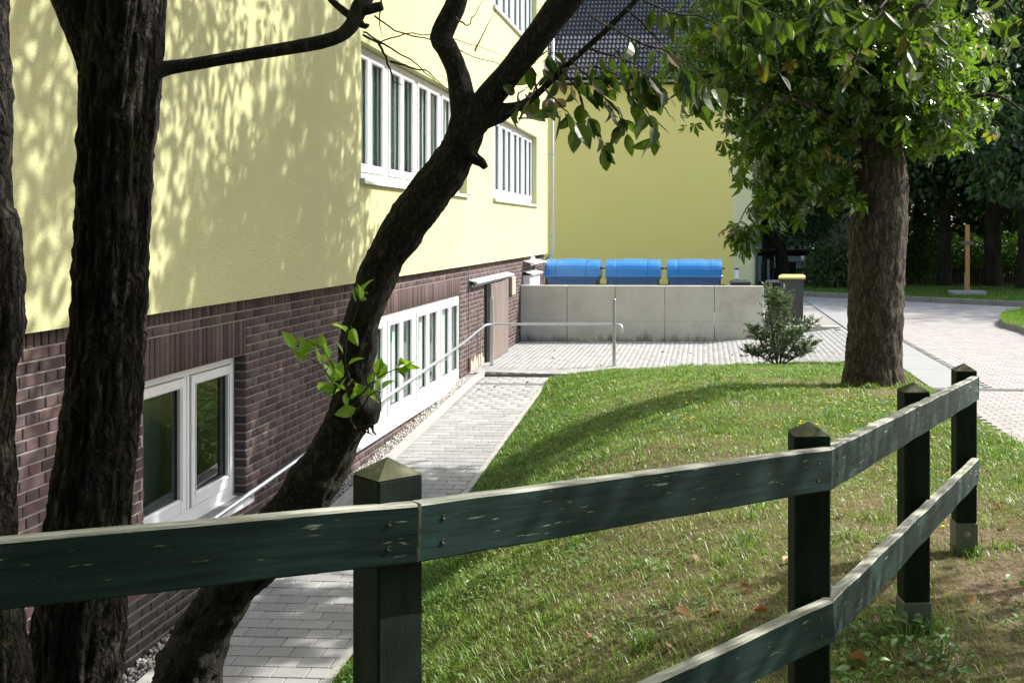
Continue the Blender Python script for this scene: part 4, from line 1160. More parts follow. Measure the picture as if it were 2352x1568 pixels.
fence_post(P3, -.575, .098, math.radians(7), shoe=(-1.39,), zb=-1.62)
fence_post(P4, -.622, .095, math.radians(3), shoe=(-1.355,), zb=-1.60)
P0 = P1 + (P1 - P2).normalized() * 1.35
fence_post(P0, -.36, .095, math.radians(47), zb=-2.2)
PL = P0 + (P1 - P2).normalized() * 1.5
def rail(a, b, hgt, thick=.036, end_bevel=0, n=1):
    """a, b: top front corners of the board"""
    a = Vector(a); b = Vector(b); d = b - a; ln = d.length
    x = d.normalized(); up = Vector((0, 0, 1)); y = up.cross(x).normalized(); z = x.cross(y)
    m = MB()
    k = max(2, int(ln / .12)); bow = [0.004 * math.sin(i * 1.7) for i in range(k + 1)]
    v = []
    for i in range(k + 1):
        X_ = ln * i / k; w = bow[i] * .5
        top = .0006 * math.sin(i * 2.3)
        for (yy, zz) in ((0, -hgt + .003), (0, top - .004), (.003, top), (thick - .003, top), (thick, top - .004), (thick, -hgt + .003), (thick - .003, -hgt), (.003, -hgt)):
            v.append((X_, yy + w, zz))
    f0 = []
    for i in range(k):
        for j in range(8):
            q = (i * 8 + j, i * 8 + (j + 1) % 8, (i + 1) * 8 + (j + 1) % 8, (i + 1) * 8 + j)
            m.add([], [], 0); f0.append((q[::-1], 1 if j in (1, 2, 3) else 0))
    b0 = len(m.v); m.v.extend(v)
    for q, mi in f0: m.f.append(tuple(i + b0 for i in q)); m.m.append(mi)
    m.f.append(tuple(range(8))); m.m.append(1); m.f.append(tuple(range(k * 8, k * 8 + 8))[::-1]); m.m.append(1)
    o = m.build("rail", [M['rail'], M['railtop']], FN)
    Mx = Matrix(((x.x, y.x, z.x, a.x), (x.y, y.y, z.y, a.y), (x.z, y.z, z.z, a.z), (0, 0, 0, 1)))
    o.matrix_basis = Matrix.Translation(-Vector(FN.location)) @ Mx
    for (sx, sz) in ((.05, .03), (.05, .075), (ln - .05, .03), (ln - .05, .075)):
        s = MB(); s.lathe([(0, .0), (.0045, .0012), (.005, -.002)], (0, 0, 0), 8); so = s.build("screw", M['screw'], o); so.rotation_euler = (math.radians(90), 0, 0); so.location = (sx, -.001 + bow[0], -sz)
    return o
Aj = at(964, 1157, 2.00); Bj = at(1912, 1029, 2.86); Ej = at(2250, 864, 5.19)
A0 = at(-40, 1246, 1.62)
rail(A0 + (A0 - Aj).normalized() * 0.6, Aj - (Aj - A0).normalized() * .004, .107)
rail(Aj + (Bj - Aj).normalized() * .004, Bj - (Bj - Aj).normalized() * .003, .107)
rail(Bj + (Ej - Bj).normalized() * .004, Ej, .107)
Al = Vector((Aj.x, Aj.y, -1.03)); Bl = at(1914, 1378, 2.86); El = at(2250, 1052, 5.19)
rail(Al, Bl - (Bl - Al).normalized() * .003, .107)
rail(Bl + (El - Bl).normalized() * .004, El, .107)
dl = (A0 - Aj).normalized(); Lend = Aj + dl * 1.6
rail(Vector((Lend.x, Lend.y, -1.0)), Al - (Al - Vector((Lend.x, Lend.y, -1.0))).normalized() * .004, .107)

# ------------------------------------------------------------------ trees
def trunk_mesh(m, pts, rads, seg=.03, n=40, ridge=.06, rs=7.0, zs=1.6, seed=0, mi=0, lump=0.0):
    """tapered limb with furrowed surface; pts world"""
    P = [Vector(p) for p in pts]
    # resample with catmull-rom
    Q = []; Rr = []
    for i in range(len(P) - 1):
        p0 = P[max(i - 1, 0)]; p1 = P[i]; p2 = P[i + 1]; p3 = P[min(i + 2, len(P) - 1)]
        k = max(2, int((p2 - p1).length / seg))
        for j in range(k):
            t = j / k
            q = 0.5 * ((2 * p1) + (p2 - p0) * t + (2 * p0 - 5 * p1 + 4 * p2 - p3) * t * t + (-p0 + 3 * p1 - 3 * p2 + p3) * t ** 3)
            Q.append(q); Rr.append(rads[i] * (1 - t) + rads[i + 1] * t)
    Q.append(P[-1]); Rr.append(rads[-1])
    base = len(m.v); prev = None
    for i, q in enumerate(Q):
        d = (Q[min(i + 1, len(Q) - 1)] - Q[max(i - 1, 0)]).normalized()
        if prev is None:
            a = d.cross(Vector((0, 1, 0.1)));  a.normalize()
        else: a = (prev - d * prev.dot(d)).normalized()
        prev = a; b = d.cross(a)
        for k in range(n):
            t = 2 * math.pi * k / n
            r = Rr[i]
            c, s = math.cos(t), math.sin(t)
            pw = q + (a * c + b * s) * r
            nz = noise.noise(Vector((c * rs * .5 + seed, s * rs * .5, q.z * zs + i * 0.0))) 
            n2 = abs(noise.noise(Vector((c * rs + seed, s * rs, q.z * zs * 2.2))))
            n3 = noise.noise(pw * 28)
            rr = r * (1 + ridge * (nz * .9 - n2 * 2.0 + .45) + ridge * .35 * n3 + lump * noise.noise(pw * 9))
            m.v.append(tuple(q + (a * c + b * s) * rr))
    for i in range(len(Q) - 1):
        for k in range(n):
            k2 = (k + 1) % n
            m.f.append((base + i * n + k, base + i * n + k2, base + (i + 1) * n + k2, base + (i + 1) * n + k)); m.m.append(mi)
    e = base + (len(Q) - 1) * n
    m.f.append(tuple(e + k for k in range(n))); m.m.append(mi)
def px(lst, Y, dY=0.0):
    """list of (u, v, width) measured on the trunk -> points and radii"""
    pts = []; rr = []
    for i, (u, v, w) in enumerate(lst):
        y = Y + dY * i
        p = at(u, v, y); pts.append(p); rr.append(w * y / F / 2)
    return pts, rr
def leaf_mesh(n=4, w=.52, fold=.10, droop=.12, serr=0):
    v = []; f = []
    prof = [(0, 0.02), (.14, .62), (.34, .98), (.56, .95), (.78, .60), (.92, .24), (1.0, 0.0)]
    for i, (t, q) in enumerate(prof):
        z = -droop * t * t
        v += [(-w / 2 * q, t, z + fold * q), (0, t, z), (w / 2 * q, t, z + fold * q)]
    for i in range(len(prof) - 1):
        a = i * 3; f += [(a, a + 1, a + 4, a + 3), (a + 1, a + 2, a + 5, a + 4)]
    # petiole
    k = len(v); v += [(-.008, -.22, .0), (.008, -.22, .0), (.010, .02, .0), (-.010, .02, .0)]; f += [(k, k + 1, k + 2, k + 3)]
    return v, f
def leaf_low():
    v = [(0, 0, 0), (-.24, .35, .06), (.24, .35, .06), (-.20, .65, .03), (.20, .65, .03), (0, 1, -.12), (0, .5, 0)]
    f = [(0, 2, 6), (0, 6, 1), (1, 6, 3), (6, 2, 4), (3, 6, 5), (6, 4, 5)]
    return v, f
def palmate():
    """seven drooping leaflets of a chestnut leaf"""
    V = []; Fc = []
    for k, (a, s) in enumerate(((-1.6, .6), (-.85, .88), (0, 1.05), (.85, .88), (1.6, .6))):
        ca, sa = math.cos(a), math.sin(a)
        b = len(V)
        for (x, y, z) in [(0, 0, 0), (-.235, .66, -.02), (.235, .66, -.05), (0, .62, -.10), (0, 1.0, -.38)]:
            x *= s; y *= s; z *= s
            V.append((x * ca + y * sa, y * ca - x * sa, z - .38 * y * y - .05 * k))
        Fc += [(b, b + 2, b + 3), (b, b + 3, b + 1), (b + 1, b + 3, b + 4), (b + 3, b + 2, b + 4)]
    return V, Fc
def place_leaves(parent, mat, spots, meshes, name="leaf"):
    """spots: (point, direction, up, size): single leaves"""
    off = parent.location
    mes = []
    for (v, f) in meshes:
        me = bpy.data.meshes.new(name); me.from_pydata(v, [], f); me.materials.append(mat); me.update(); mes.append(me)
    for i, (p, d, u, s) in enumerate(spots):
        R = rot_from(np.array([tuple(d)]), np.array([tuple(u)]))[0]
        o = bpy.data.objects.new(name, mes[i % len(mes)])
        q = Vector(p) - off
        o.matrix_basis = Matrix([[R[r][0] * s, R[r][1] * s, R[r][2] * s, q[r]] for r in range(3)] + [[0, 0, 0, 1]])
        link(o, parent)
LM = [leaf_mesh(w=.50, fold=.08, droop=.10), leaf_mesh(w=.58, fold=.14, droop=.22), leaf_mesh(w=.46, fold=.05, droop=-.06), leaf_mesh(w=.54, fold=.16, droop=.35)]
def cloud(parent, name, mat, blobs, n, size, shape, up_bias=.6, out=True, seed=1, hollow=.35, label=None, keep=None, aslist=False):
    """leaves through the volume of several ellipsoids: (centre, radii, weight)"""
    g_ = np.random.default_rng(seed)
    w = np.array([b[2] for b in blobs], float); w /= w.sum()
    k = g_.choice(len(blobs), n, p=w)
    d = g_.normal(size=(n, 3)); d /= np.linalg.norm(d, axis=1, keepdims=True)
    r = hollow + (1 - hollow) * g_.random(n) ** .7
    C = np.array([tuple(b[0]) for b in blobs])[k]; Rd = np.array([b[1] for b in blobs])[k]
    lump = 1 + .18 * np.sin(d[:, 0] * 5 + k * 2.1) * np.cos(d[:, 2] * 6 + k) 
    P = C + d * Rd * (r * lump)[:, None]
    if keep is not None:
        ok = np.array([keep(p) for p in P]); P = P[ok]; d = d[ok]; n = len(P)
    dirs = d * .8 + g_.normal(size=(n, 3)) * .6 + np.array([0, 0, -.45]); ups = g_.normal(size=(n, 3)) * .55 + np.array([0, 0, up_bias]) + d * .3
    R = rot_from(dirs, ups); S = size * g_.uniform(.7, 1.25, n)
    if aslist: return P, dirs, ups, S
    bv, bf = shape
    V, T = instance(bv, bf, R, P - np.array(tuple(parent.location)), S)
    return np_mesh(name, V, T, mat, parent, np.repeat(g_.random(n), len(bv)), kind="stuff")
def tri(shape):
    v, f = shape; t = []
    for q in f:
        t.append(q[:3]) ;
        if len(q) == 4: t.append((q[0], q[2], q[3]))
    return v, t
LEAF1 = leaf_low(); PALM = palmate()

# --- leaning fruit tree in front of the brick wall
T2 = empty("leaning_tree", at(420, 1900, 4.8), "crooked dark tree leaning right across the brick wall, with fresh shoots half way up", "tree")
m = MB()
pts, rr = px([(360, 1990, 230), (395, 1760, 200), (425, 1600, 172), (452, 1500, 142), (482, 1425, 122), (535, 1340, 122), (607, 1255, 124), (676, 1175, 122), (738, 1080, 112), (783, 1000, 98), (806, 930, 92), (818, 850, 84), (828, 760, 82), (848, 685, 84), (880, 605, 86), (925, 530, 94), (983, 450, 98), (1028, 390, 88), (1060, 330, 84), (1074, 285, 92), (1076, 250, 70)], 4.7, -.01)
trunk_mesh(m, pts, rr, .016, 56, .11, 6, 7, 3, lump=.15)
part(m, "trunk", M['bark2'], T2, smooth=True)
for lst in ([(1070, 285, 70), (1062, 225, 60), (1048, 160, 50), (1026, 110, 50), (1014, 86, 54), (1030, 45, 48), (1050, 0, 46), (1060, -90, 44), (1040, -330, 36), (980, -700, 24), (990, -1100, 8)],
            [(1085, 285, 74), (1120, 232, 66), (1168, 172, 60), (1230, 92, 62), (1300, 0, 68), (1350, -70, 66), (1430, -190, 60), (1530, -450, 46), (1560, -800, 28), (1620, -1150, 8)],
            [(1110, 268, 62), (1150, 258, 46), (1172, 250, 30), (1200, 240, 20), (1238, 213, 15), (1292, 160, 14), (1345, 112, 13), (1400, 62, 13), (1465, -5, 12), (1530, -90, 11), (1640, -240, 8), (1700, -420, 4)]):
    m = MB(); pts, rr = px(lst, 4.50, .0); trunk_mesh(m, pts, rr, .022, 32, .07, 5, 6, 5, lump=.06); part(m, "branch", M['bark2'], T2, smooth=True)
m = MB(); pts, rr = px([(1075, 350, 36), (1095, 366, 26), (1105, 372, 22), (1116, 386, 12)], 4.5); trunk_mesh(m, pts, rr, .01, 18, .2, 5, 9, 2, lump=.3); part(m, "broken_stub", M['bark2'], T2, smooth=True)
m = MB(); pts, rr = px([(800, 900, 60), (830, 935, 84), (845, 960, 62), (856, 978, 30)], 4.55); trunk_mesh(m, pts, rr, .012, 30, .12, 5, 14, 2, lump=.35); part(m, "burr", M['bark2'], T2, smooth=True)
m = MB()
for k in range(7):
    a = at(820 + k * 6, 975, 4.5); m.tube([a, a + Vector((random.uniform(.0, .03), 0, -.03)), a + Vector((random.uniform(.01, .05), 0, -.045))], [.006, .004, .001], 6)
part(m, "rootlet", M['twig'], T2)

spots = []
def twig_run(tree, lst, Y, w, n_leaf, size, hang=.8, spread=.6, name="twig", mats=None, keep=None):
    """thin twig through photo-measured positions, leaves along its outer part"""
    pts = [at(u, v, y if y else Y) for (u, v, y) in [(t + (None,))[:3] for t in lst]]
    m = MB(); rr = [w * (1 - .8 * i / (len(pts) - 1)) for i in range(len(pts))]
    fine = []; fr = []
    for i in range(len(pts) - 1):
        for j in range(4):
            t = j / 4; fine.append(pts[i].lerp(pts[i + 1], t) + Vector((random.uniform(-1, 1), random.uniform(-1, 1), random.uniform(-1, 1))) * .004); fr.append(rr[i] * (1 - t) + rr[i + 1] * t)
    fine.append(pts[-1]); fr.append(rr[-1])
    m.tube(fine, fr, 6); part(m, name, M['twig'], tree)
    out = []
    for k in range(n_leaf):
        t = random.uniform(.12, 1.0) * (len(fine) - 1); i = min(int(t), len(fine) - 2)
        p = fine[i].lerp(fine[i + 1], t - i); ax = (fine[i + 1] - fine[i]).normalized()
        d = ax * .5 + Vector((random.gauss(0, spread), random.gauss(0, spread), random.gauss(0, spread))) + Vector((0, 0, -hang))
        u_ = Vector((random.gauss(0, .7), random.gauss(-.3, .7), random.gauss(.5, .5)))
        s = size * random.uniform(.7, 1.2); d.normalize()
        out.append((p + d * s * .22, d, u_, s))
    return out
random.seed(21)
sp = []
YB_ = 4.45
for lst, n_ in (([(1165, 262), (1215, 228), (1245, 180), (1262, 165), (1290, 172)], 7), ([(1190, 245), (1190, 215), (1215, 200)], 7), ([(1238, 213), (1215, 150), (1255, 118), (1300, 128)], 7),
                ([(1292, 160), (1365, 150), (1430, 175), (1475, 230), (1500, 290), (1512, 320)], 26), ([(1310, 140), (1340, 165), (1380, 215), (1420, 260), (1440, 300)], 20), ([(1345, 112), (1410, 130), (1470, 150), (1500, 190), (1535, 215)], 22),
                ([(1292, 160), (1330, 210), (1340, 250), (1375, 300), (1385, 330)], 12), ([(1250, 205), (1285, 235), (1320, 280)], 9), ([(1400, 62), (1460, 95), (1540, 120), (1600, 170), (1640, 200)], 22),
                ([(1465, -5), (1540, 30), (1620, 40), (1700, 90), (1760, 130)], 24), ([(1440, 20), (1500, 80), (1560, 150), (1600, 210), (1620, 250)], 18), ([(1530, -90), (1640, -30), (1740, 10), (1820, 60)], 18),
                ([(1400, 62), (1360, 40), (1340, 0), (1350, -30)], 6), ([(1320, 130), (1365, 95), (1395, 85)], 7), ([(1420, 120), (1470, 210), (1530, 250), (1550, 280)], 12)):
    sp += twig_run(T2, [(a, b, YB_ + random.uniform(-.35, .45)) if i else (a, b, YB_) for i, (a, b) in enumerate(lst)], YB_, .0055, int(n_ * 1.25), .094, hang=1.1, spread=.5)
for lst, n_ in (([(832, 72), (872, 95), (930, 78), (1010, 80), (1100, 108), (1210, 150)], 2), ([(860, 35), (905, 70), (1000, 95), (1090, 130), (1180, 160), (1290, 130)], 4), ([(835, 82), (880, 100), (960, 150), (1030, 215)], 0), ([(868, 96), (885, 130), (905, 190), (925, 195)], 0),
                ([(895, 140), (940, 155), (985, 165), (1035, 215)], 0), ([(880, -10), (870, 40), (880, 90)], 1), ([(1090, 118), (1110, 80), (1140, 20)], 4), ([(1045, 40), (1075, 60), (1095, 30), (1120, -20)], 3), ([(1190, 270), (1235, 275), (1290, 255)], 2)):
    sp += twig_run(T2, [(a, b, 4.35) for a, b in lst], 4.35, .006 if n_ == 0 else .004, n_, .07)
place_leaves(T2, M['leaf_near'], sp[:232], LM)
rest = sp[255:]
# fresh shoots on the burr
random.seed(5)
sp2 = []
for lst, n_ in (([(800, 905), (760, 870), (735, 835), (690, 815), (655, 790)], 8), ([(805, 905), (780, 870), (740, 800), (700, 780)], 7), ([(810, 905), (792, 820), (800, 760), (825, 700), (835, 665)], 9), ([(812, 930), (850, 880), (900, 850), (945, 835), (960, 815)], 9),
                ([(820, 945), (860, 900), (880, 900)], 4), ([(806, 900), (765, 885), (735, 880)], 3), ([(815, 985), (800, 940), (800, 900), (810, 870)], 3)):
    sp2 += twig_run(T2, [(a, b, 4.35) for a, b in lst], 4.35, .004, n_ + 2, .074, hang=-.15, spread=.75, name="shoot")
place_leaves(T2, M['leaf_sprout'], sp2[:64], LM)

# --- thick furrowed tree at the left
T1 = empty("furrowed_tree", at(180, 1900, 4.0), "thick straight tree with deeply furrowed black bark, second from the left edge", "tree")
m = MB()
pts, rr = px([(168, 2100, 235), (170, 1800, 215), (172, 1600, 200), (182, 1440, 198), (192, 1300, 190), (205, 1180, 180), (220, 1050, 170), (232, 950, 166), (244, 800, 162), (254, 650, 160), (260, 500, 160), (267, 330, 164), (274, 200, 170), (284, 100, 166), (292, 0, 158), (300, -150, 150), (312, -500, 140)], 4.0)
trunk_mesh(m, pts, rr, .02, 96, .12, 11, 2.2, 11, lump=.04)
part(m, "trunk", M['bark'], T1, smooth=True)
m = MB(); pts, rr = px([(245, 250, 60), (222, 150, 84), (185, 50, 86), (150, -30, 84), (60, -200, 80)], 4.0); trunk_mesh(m, pts, rr, .02, 60, .10, 9, 2.2, 3, lump=.03); part(m, "branch", M['bark'], T1, smooth=True)
m = MB(); pts, rr = px([(330, 180, 60), (362, 163, 40), (390, 156, 33), (450, 147, 30), (530, 133, 30), (600, 121, 29), (680, 108, 30), (740, 96, 31), (785, 80, 30), (810, 55, 33), (825, 20, 38), (845, -20, 40), (880, -120, 36), (960, -320, 28), (1000, -650, 14), (1040, -900, 5)], 4.0, .02); trunk_mesh(m, pts, rr, .015, 32, .08, 5, 6, 7, lump=.07); part(m, "branch", M['bark2'], T1, smooth=True)
for lst in ([(822, 50, 22), (840, 62, 12), (845, 55, 9)], [(815, 45, 20), (795, 30, 16), (765, 5, 15), (745, -20, 14)], [(835, 25, 24), (862, 18, 24), (878, 14, 22)]):
    m = MB(); pts, rr = px(lst, 4.2); trunk_mesh(m, pts, rr, .01, 14, .1, 5, 6, 7, lump=.1); part(m, "branch", M['bark2'], T1, smooth=True)
# --- trunk cut by the left edge
T0 = empty("edge_tree", at(-60, 1900, 3.5), "dark trunk with peeling bark cut off by the left edge of the view", "tree")
m = MB()
pts, rr = px([(-40, 2000, 210), (-42, 1568, 200), (-58, 1380, 190), (-66, 1200, 178), (-64, 1000, 180), (-58, 850, 180), (-44, 790, 176), (-40, 740, 178), (-44, 600, 176), (-50, 520, 172), (-62, 470, 168), (-66, 300, 170), (-76, 0, 178), (-80, -300, 170)], 3.5)
trunk_mesh(m, pts, rr, .02, 80, .13, 10, 2.4, 31, lump=.07)
part(m, "trunk", M['bark'], T0, smooth=True)

# crowns of the near trees, above the view: they shade the wall and the fence
def above(p, m=25):
    u, v, d = project(p); return not (-80 < u < W0 + 80 and v > -m) if d > .1 else True
cloud(T2, "foliage", M['leaf_near'], [((-.6, 6.3, 4.3), (2.0, 1.8, 1.2), 1.0), ((-1.6, 8.6, 4.6), (1.6, 1.8, 1.1), .9), ((.9, 8.2, 5.2), (1.7, 1.7, 1.1), 1.0), ((.2, 10.6, 5.6), (1.5, 1.3, 1.3), .8), ((1.6, 9.6, 7.0), (1.8, 1.7, 1.2), .8), ((1.5, 9.5, 3.7), (1.4, 1.1, .9), .8), ((.2, 9.0, 4.2), (1.5, 1.5, 1.0), .8)], 6400, .145, LEAF1, seed=3, hollow=.05, keep=above)
cloud(T1, "foliage", M['leaf_near'], [((-1.8, 4.6, 4.6), (2.2, 2.0, 1.1), 1.0), ((-.2, 3.6, 5.2), (1.8, 1.6, 1.0), .8), ((-1.0, 1.5, 4.2), (2.6, 2.0, 1.1), 1.1), ((.2, 6.5, 6.6), (2.2, 2.0, 1.0), .7), ((-1.5, -1.2, 4.6), (2.6, 2.0, 1.0), 1.4)], 7000, .155, LEAF1, seed=4, hollow=.05, keep=above)
# --- tree standing right of the camera; its twigs hang into the upper right corner
T3 = empty("right_hand_tree", (3.9, 3.2, -1.5), "tree outside the right edge whose red edged leaves hang into the upper right corner", "tree")
m = MB(); trunk_mesh(m, [(3.9, 3.2, -1.7), (3.95, 3.25, -.5), (4.0, 3.3, 1.0), (3.8, 3.5, 2.4), (3.4, 3.9, 3.6), (2.8, 4.4, 4.6)], [.17, .15, .13, .12, .09, .05], .04, 30, .08, 6, 3, 4, lump=.05); part(m, "trunk", M['bark'], T3, smooth=True)
random.seed(61)
ES = empty("rail_shade_shrub", (2.0, 4.6, -1.6), "unseen thin stemmed shrub added outside the right edge to shadow the fence rails", "shrub")  # unseen shrub; its stems are placed to cast shadow bands on the rails
for (X, Y, w) in ((1.30, 3.15, .012), (1.42, 3.45, .016), (1.62, 3.75, .020), (1.70, 4.20, .014), (1.88, 4.45, .022), (2.0, 4.95, .016), (2.15, 5.25, .024), (2.3, 5.85, .018), (1.75, 3.4, .018), (2.5, 5.3, .02), (2.1, 4.1, .02), (2.75, 6.1, .022), (1.55, 2.9, .015), (1.9, 3.3, .02)):
    m = MB(); w *= 1.35; z0_ = z_lawn(min(X, 2.9), Y) - .1; a = abs(random.gauss(0, .10)); b = random.gauss(0, .06)
    jx = lambda q: abs(random.gauss(0, q)); fp = [(X + a * t * t * 2 + jx(.035), Y + b * t * 2 + random.gauss(0, .03), z0_ + 3.1 * t) for t in [i / 9 for i in range(10)]]
    m.tube(fp, [w * (1.15 - .85 * i / 9) for i in range(10)], 8)
    for k in range(5):
        q = Vector(fp[4 + k]); m.tube([q, q + Vector((jx(.12), random.gauss(0, .15), .16)), q + Vector((jx(.25), random.gauss(0, .3), .34))], [w * .4, w * .25, .002], 5)
    part(m, "stem", M['twig'], ES)
cloud(ES, "foliage", M['leaf_near'], [((2.2, 4.6, .9), (.35, 1.2, .55), 1.0), ((2.4, 3.6, 1.1), (.6, .6, .5), .7), ((2.3, 4.6, 1.7), (.9, 1.5, .5), 1.6)], 900, .085, LEAF1, seed=71, hollow=.05, keep=above)
random.seed(33)
sp3 = []
for lst, n_ in (([(2480, -60), (2380, 20), (2330, 60), (2280, 30)], 8), ([(2480, 40), (2400, 80), (2350, 110), (2320, 90)], 9), ([(2400, -60), (2250, 5), (2180, 50), (2110, 75), (2060, 70)], 16), ([(2300, -60), (2200, -10), (2120, 10), (2030, 40), (1990, 60)], 16),
                ([(2200, -60), (2120, 30), (2080, 110), (2065, 170)], 12), ([(2100, -70), (2020, 20), (1960, 70), (1900, 60)], 14), ([(2030, 30), (1980, 90), (1960, 150), (1930, 190)], 12), ([(2000, -60), (1930, -10), (1860, 40), (1830, 110)], 12),
                ([(1930, -50), (1840, 0), (1780, 90), (1790, 170)], 12), ([(1860, -50), (1800, -20), (1740, 20), (1700, 60)], 10)):
    sp3 += twig_run(T3, [(a, b, 4.9 + random.uniform(-.4, .6)) if i else (a, b, 4.9) for i, (a, b) in enumerate(lst)], 4.9, .006, n_, .092, spread=.75, hang=.55)
place_leaves(T3, M['leaf_near'], sp3, LM)
cloud(T3, "foliage", M['leaf_near'], [((2.2, 3.0, 2.9), (.9, .55, .8), .9), ((4.2, 4.4, 3.7), (1.4, 1.2, 1.1), .28), ((4.9, 6.2, 2.6), (.9, .8, .9), .55), ((3.6, 2.6, 4.0), (1.5, 1.0, 1.0), .8), ((4.0, 5.5, 2.6), (1.1, 1.2, .5), .18), ((2.0, 1.0, 4.2), (2.2, 1.6, 1.0), 1.2), ((3.8, -1.0, 4.6), (2.4, 1.8, 1.1), 1.3), ((2.6, 6.1, 3.8), (1.3, 1.0, .8), .7)], 12500, .10, LEAF1, seed=8, hollow=.05, keep=above)  # unseen crown; several masses added to block sky and shade fence and leaves

# --- chestnut on the lawn
CT = empty("chestnut_tree", ground_at(2005, 885, -1.95), "chestnut tree on the lawn with a thick pale barked trunk and hanging leaves", "tree")
Yc = CT.location.y
m = MB()
pts, rr = px([(2004, 925, 172), (2005, 880, 142), (2006, 830, 126), (2010, 760, 124), (2012, 680, 122), (2014, 600, 124), (2018, 520, 128), (2020, 450, 122), (2018, 380, 118), (2010, 300, 112), (2000, 200, 106), (1995, 100, 100), (1990, -50, 94), (1985, -300, 80), (1980, -700, 52), (1980, -1050, 20)], Yc)
trunk_mesh(m, pts, rr, .05, 88, .07, 9, 2.6, 17, lump=.05)
part(m, "trunk", M['bark3'], CT, smooth=True)
cx, cy = CT.location.x, CT.location.y
random.seed(9)
for (dx, dy, dz, z0_, r_) in ((-1.9, -.5, .9, 1.0, .07), (-1.2, -1.2, .6, .9, .06), (1.3, -.6, .7, .9, .06), (-1.5, .8, 1.2, 1.4, .07), (1.5, .7, 1.6, 1.6, .07), (.3, -1.5, 1.2, 1.3, .06), (-1.8, 0, 2.0, 2.6, .07), (1.6, -.3, 2.1, 2.8, .07), (0, 1.4, 2.2, 3.2, .06), (-1.2, -.8, 2.2, 4.0, .05), (1.0, .6, 2.2, 4.5, .05)):
    m = MB(); a = Vector((cx, cy, z0_)); b = a + Vector((dx * .5, dy * .5, dz * .7)); c_ = a + Vector((dx, dy, dz)); d_ = c_ + Vector((dx * .35, dy * .35, -.35))
    trunk_mesh(m, [a, b, c_, d_], [r_, r_ * .7, r_ * .4, .008], .08, 12, .06, 4, 4, 2); part(m, "limb", M['bark3'], CT, smooth=True)
blobs = [((cx - .6, cy - .2, 2.1), (1.75, 1.5, 1.15), 1.0), ((cx + .45, cy - .1, 2.0), (1.30, 1.4, 1.1), .7), ((cx - 1.1, cy - .3, .98), (.85, .9, .62), .40), ((cx - 1.15, cy - .5, .38), (.45, .5, .32), .10), ((cx + .55, cy - .5, 1.3), (.72, .8, .45), .26),
         ((cx - 1.75, cy - .3, 2.2), (.95, 1.1, 1.05), .45), ((cx - .3, cy + .1, 3.9), (2.2, 1.7, 1.3), 1.2), ((cx, cy, 5.6), (2.1, 1.7, 1.4), 1.1), ((cx, cy, 7.3), (1.6, 1.5, 1.4), .8), ((cx - 1.65, cy - .6, -.08), (.22, .3, .22), .035), ((cx - .45, cy - .4, .42), (.3, .3, .25), .04)]
P, D, U, S = cloud(CT, "x", None, blobs, 6300, .142, PALM, seed=12, hollow=.1, aslist=True)
D[:, 2] -= .5
ordr = []
for i in range(len(P)):
    u, v, d = project(P[i]); ordr.append(d if (0 < u < W0 and 0 < v < H0) else 1e9)
ordr = np.argsort(ordr)
tops = set(ordr[:296].tolist())
place_leaves(CT, M['leaf_ch'], [(Vector(P[i]), Vector(D[i]), Vector(U[i]), float(S[i])) for i in tops], [PALM])
ok = np.array([i not in tops for i in range(len(P))])
V, T = instance(*PALM, rot_from(D[ok], U[ok]), P[ok] - np.array(tuple(CT.location)), S[ok])
np_mesh("foliage", V, T, M['leaf_ch'], CT, np.repeat(rng.random(ok.sum()), len(PALM[0])), kind="stuff")
cloud(CT, "foliage", M['leaf_ch'], [((1.1, 11.3, 4.0), (1.6, 1.1, 1.1), 1.0), ((3.1, 11.7, 3.6), (1.2, .9, .9), .6), ((2.3, 12.2, 5.2), (1.8, 1.4, 1.2), .8)], 2400, .165, tri(LEAF1) if False else PALM, seed=15, hollow=.1, keep=above)  # extra foliage above the view, added to shade the near window and path
# hanging spray over the pale wall, left of the trunk
m = MB(); m.tube([(cx - 1.3, cy - .4, .6), (cx - 1.6, cy - .5, .25), (cx - 1.75, cy - .55, -.05)], [.012, .008, .004], 6); part(m, "twig", M['twig'], CT)

# --- conifer shrub by the yard
b0 = ground_at(1787, 842, -2.33)
CS = empty("conifer_shrub", (b0.x, b0.y, z_lawn(b0.x, min(b0.y, y_far(b0.x) - .25)) ), "small open conifer shrub with browned tips at the lawn's far edge before the wheelie bin", "shrub")
sx_, sy_ = 0, 0
random.seed(14)
m = MB(); sprays = []
stems = [((-.02, 0, 0), (-.10, 0, .55), (-.16, .05, 1.0), (-.10, .05, 1.28)), ((.03, 0, 0), (.07, -.05, .5), (.12, 0, .9), (.10, .0, 1.22)), ((.05, 0, 0), (.25, -.05, .35), (.42, 0, .55), (.60, 0, .72)), ((-.05, 0, 0), (-.22, -.05, .3), (-.36, 0, .5), (-.42, .0, .62)), ((0, -.03, 0), (.1, -.2, .3), (.22, -.3, .5), (.3, -.3, .62)), ((0, .03, 0), (-.05, .2, .4), (-.1, .3, .7), (-.05, .3, 1.0)),
         ((-.04, 0, 0), (-.25, 0, .15), (-.42, -.02, .2), (-.5, 0, .22)), ((.04, 0, 0), (.3, 0, .15), (.45, .02, .25), (.55, 0, .35)), ((0, 0, .1), (-.02, 0, .6), (.0, 0, 1.0), (.0, 0, 1.12))]
